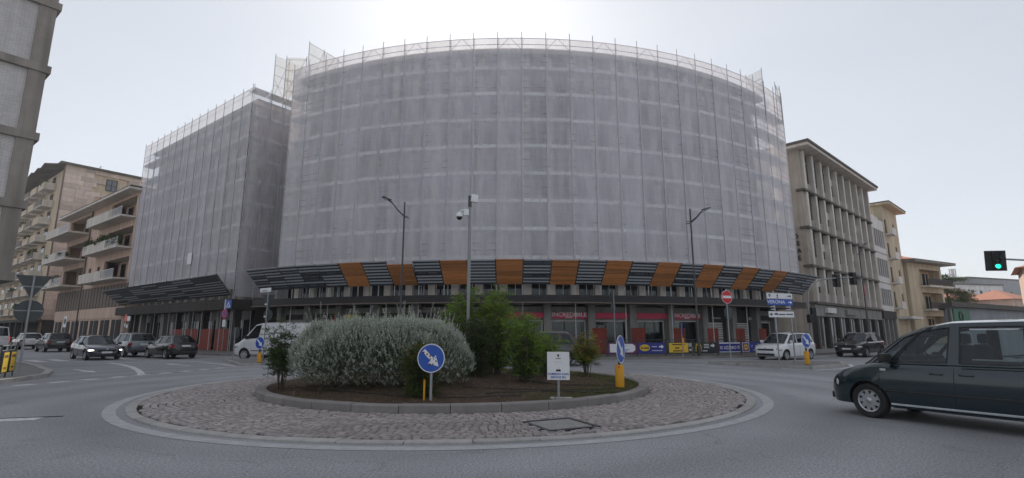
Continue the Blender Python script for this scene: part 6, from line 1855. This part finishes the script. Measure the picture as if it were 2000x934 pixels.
h = MB().cbox((0, 0, 0), (.3, .18, .86), .03).build('signal_head', M['black'], b, (.03, -.1, 0))
for k in range(3):
    MB().lathe([(0, .01), (.1, .0)], 16, RXm).build('lens', M['lit_green'] if k == 2 else M['trim'], h, (0, -.095, .27 - .27 * k))
    MB().lathe([(.105, 0), (.12, .09), (.112, .09)], 16, RXm, cap=False).build('visor', M['black'], h, (0, -.09, .275 - .27 * k))
# ---------------------------------------------------------------- planting on the island
def silver_bush():
    rs = random.Random(42)
    t = thing('silver_bush', 'broad silver-leaved bush with pale upright shoots on the roundabout', 'bush', (-3.42, 13.6, .22))
    blobs = [((-1.35, .0, .75), (1.0, .9, .75)), ((-.5, -.25, .85), (1.15, 1.0, .85)), ((.5, -.3, .85), (1.15, 1.0, .85)), ((1.35, .1, .82), (.95, .9, .8)), ((-.9, .5, .9), (1.1, .9, .75)), ((.6, .6, .95), (1.2, .9, .75)), ((-1.75, .1, .55), (.6, .65, .55)), ((1.9, .1, .55), (.55, .6, .55))]
    blobs += [((rs.uniform(-1.6, 1.7), rs.uniform(-.5, .5), rs.uniform(1.2, 1.42)), (rs.uniform(.25, .4), rs.uniform(.25, .4), rs.uniform(.18, .28))) for _ in range(6)] + [((rs.uniform(-1.7, 1.8), rs.uniform(-1.0, -.7), rs.uniform(.5, 1.0)), (rs.uniform(.25, .4), .3, rs.uniform(.25, .4))) for _ in range(5)]
    st = MB()
    for k in range(46):
        b = rs.choice(blobs); p = Vector((rs.uniform(-1.6, 1.6), rs.uniform(-.5, .7), -.1)); q = Vector(b[0]) + Vector((rs.uniform(-.7, .7) * b[1][0], rs.uniform(-.7, .7) * b[1][1], rs.uniform(-.1, .7) * b[1][2]))
        st.tube([p, (p + q) / 2 + Vector((rs.uniform(-.1, .1), rs.uniform(-.1, .1), .1)), q], [.018, .013, .006], 5)
    st.build('stems', M['bark'], t)
    leaf_cloud(rs, [(c, (r[0] * .84, r[1] * .84, r[2] * .84)) for c, r in blobs], 26000, .06, .03, .3, .45).build('inner_foliage', M['silver_shaded'], t)
    # outer shoots: thin upright twigs set with small paired leaves, thinned low down so the dark leaves colour in a shaded base
    mb = MB(); tw = MB()
    n_ = 0
    wts = [r[0] * r[1] + r[0] * r[2] + r[1] * r[2] for c, r in blobs]
    while n_ < 7600:
        c, r = rs.choices(blobs, wts)[0]
        d = Vector((rs.gauss(0, 1), rs.gauss(0, 1), rs.gauss(.25, 1))).normalized()
        p = Vector((c[0] + d.x * r[0] * .9, c[1] + d.y * r[1] * .9, c[2] + d.z * r[2] * .9))
        if p.z < .08 or rs.random() > .10 + (p.z / 1.25) ** 1.6: continue
        if any(((p.x - c2[0]) / r2[0]) ** 2 + ((p.y - c2[1]) / r2[1]) ** 2 + ((p.z - c2[2]) / r2[2]) ** 2 < .62 for c2, r2 in blobs): continue
        hi = max(0, p.z - .7)
        L_ = rs.uniform(.07, .19) + (rs.uniform(0, .16) if hi > .4 and rs.random() < .25 else 0)
        if p.z > 1.35 and rs.random() < .025: L_ += rs.uniform(.2, .45)
        g_ = (d * .55 + Vector((rs.gauss(0, .25), rs.gauss(0, .25), .75 + .5 * hi))).normalized()
        tw.tube([p - g_ * .05, p + g_ * L_], [.004, .002], 3)
        k = 0.0
        while k < L_:
            q = p + g_ * k
            ang = rs.uniform(0, PI)
            for s_ in (-1, 1):
                sd_ = Vector((math.cos(ang), math.sin(ang), 0)); sd_ = (sd_ - g_ * sd_.dot(g_)).normalized() * s_
                ax = (sd_ * .8 + g_ * rs.uniform(.3, .9)).normalized(); wv = ax.cross(g_ + Vector((.1, .2, .1))).normalized()
                l = rs.uniform(.02, .038); w2 = l * .26
                mb.add([q, q + ax * l * .5 + wv * w2, q + ax * l, q + ax * l * .5 - wv * w2], [(0, 1, 2, 3)])
            k += rs.uniform(.014, .024)
        n_ += 1
    tw.build('twigs', M['silver_shaded'], t)
    mb.build('foliage', M['silver_leaf'], t)
silver_bush()

def nandina(label, loc, h, rad, seed, n_st=16, top_m='nandina', red=0.0, dens=1.0, bare=.3):
    """heavenly bamboo: a clump of thin canes carrying tiers of divided leaf sprays"""
    rs = random.Random(seed)
    t = thing('nandina_shrub', label, 'shrub', loc, 0, 'green shrubs on the roundabout')
    st = MB(); lf = MB(); dk = MB()
    for k in range(n_st):
        a = rs.uniform(0, 2 * PI); r0 = rad * .25 * rs.random(); r1 = rad * rs.uniform(.1, .75)
        hh = h * rs.uniform(.55, 1.0) * (1 - .25 * (r1 / rad) ** 2)
        p0 = Vector((r0 * math.cos(a), r0 * math.sin(a), -.08)); p1 = Vector((r1 * math.cos(a), r1 * math.sin(a), hh))
        pm = p0.lerp(p1, .5) + Vector((rs.uniform(-.05, .05), rs.uniform(-.05, .05), .08))
        st.tube([p0, pm, p1], [.014, .011, .005], 5)
        ns = int(13 * dens * hh / 1.2) + 6
        for j in range(ns):
            f = bare + (1 - bare) * (j + rs.random()) / ns
            q = (p0.lerp(pm, f * 2) if f < .5 else pm.lerp(p1, f * 2 - 1))
            az = rs.uniform(0, 2 * PI); L_ = rs.uniform(.22, .42) * min(1, .55 + rad)
            d = Vector((math.cos(az), math.sin(az), rs.uniform(.15, .7))).normalized()
            e = q + d * L_
            st.tube([q, e], [.004, .002], 3)
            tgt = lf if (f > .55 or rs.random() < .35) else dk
            for m_ in range(13):
                fr = rs.uniform(.25, 1.15); b = q + d * L_ * fr + Vector((0, 0, -.10 * fr * fr))
                ax = (d * .5 + Vector((rs.gauss(0, .8), rs.gauss(0, .8), rs.gauss(-.1, .35)))).normalized()
                wv = ax.cross(Vector((rs.gauss(0, .5), rs.gauss(0, .5), 1))).normalized()
                for i2 in range(3):
                    ll = rs.uniform(.05, .085); ax2 = (ax + Vector((rs.gauss(0, .45), rs.gauss(0, .45), rs.gauss(0, .2)))).normalized(); o_ = b + ax * .03 * i2; w2 = wv * ll * .17
                    tgt.add([o_, o_ + ax2 * ll * .5 + w2, o_ + ax2 * ll, o_ + ax2 * ll * .5 - w2], [(0, 1, 2, 3)], 1 if rs.random() < red * (1.4 if f > .75 else .7) else 0)
    st.build('canes', M['bark'], t)
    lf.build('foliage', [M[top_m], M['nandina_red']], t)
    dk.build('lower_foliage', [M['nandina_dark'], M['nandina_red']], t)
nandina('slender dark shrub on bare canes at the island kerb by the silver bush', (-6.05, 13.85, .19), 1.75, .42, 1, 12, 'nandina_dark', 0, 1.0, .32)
nandina('tall bright green shrub reaching up the camera mast', (-1.55, 16.9, .3), 2.95, .85, 2, 26, bare=.15)
nandina('tall wide green shrub between the mast and the notice board', (-.55, 16.7, .3), 2.9, .9, 3, 32, bare=.1)
nandina('rounded green shrub just behind the white notice board', (.35, 14.4, .28), 1.95, .62, 4, 24, bare=.15)
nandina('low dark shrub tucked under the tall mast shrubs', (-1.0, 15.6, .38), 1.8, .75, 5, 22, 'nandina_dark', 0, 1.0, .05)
nandina('small reddish-tipped shrub on thin canes nearest the turned blue disc', (2.45, 17.3, .22), 1.45, .42, 6, 14, 'nandina', .35, 1.0, .38)
nandina('green shrub spreading between the notice board and the reddish shrub', (1.1, 16.3, .28), 1.4, .55, 7, 14, bare=.15)
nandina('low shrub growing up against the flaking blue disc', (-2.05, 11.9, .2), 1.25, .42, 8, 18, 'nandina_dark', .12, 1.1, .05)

# ---------------------------------------------------------------- hazy air
hz_ = MB().bx(-352, 352, -352, 352, -1.5, 40).build('haze', [])
hz_['kind'] = 'stuff'
hm_ = bpy.data.materials.new('haze_air'); hm_.use_nodes = True
t_ = hm_.node_tree; t_.nodes.clear()
pv_ = nd(t_, 'ShaderNodeVolumePrincipled'); pv_.inputs['Density'].default_value = 0.0005; pv_.inputs['Color'].default_value = (0.93, 0.95, 1.0, 1); pv_.inputs['Anisotropy'].default_value = 0.3
ov_ = nd(t_, 'ShaderNodeOutputMaterial'); t_.links.new(pv_.outputs[0], ov_.inputs['Volume'])
hz_.data.materials.append(hm_)
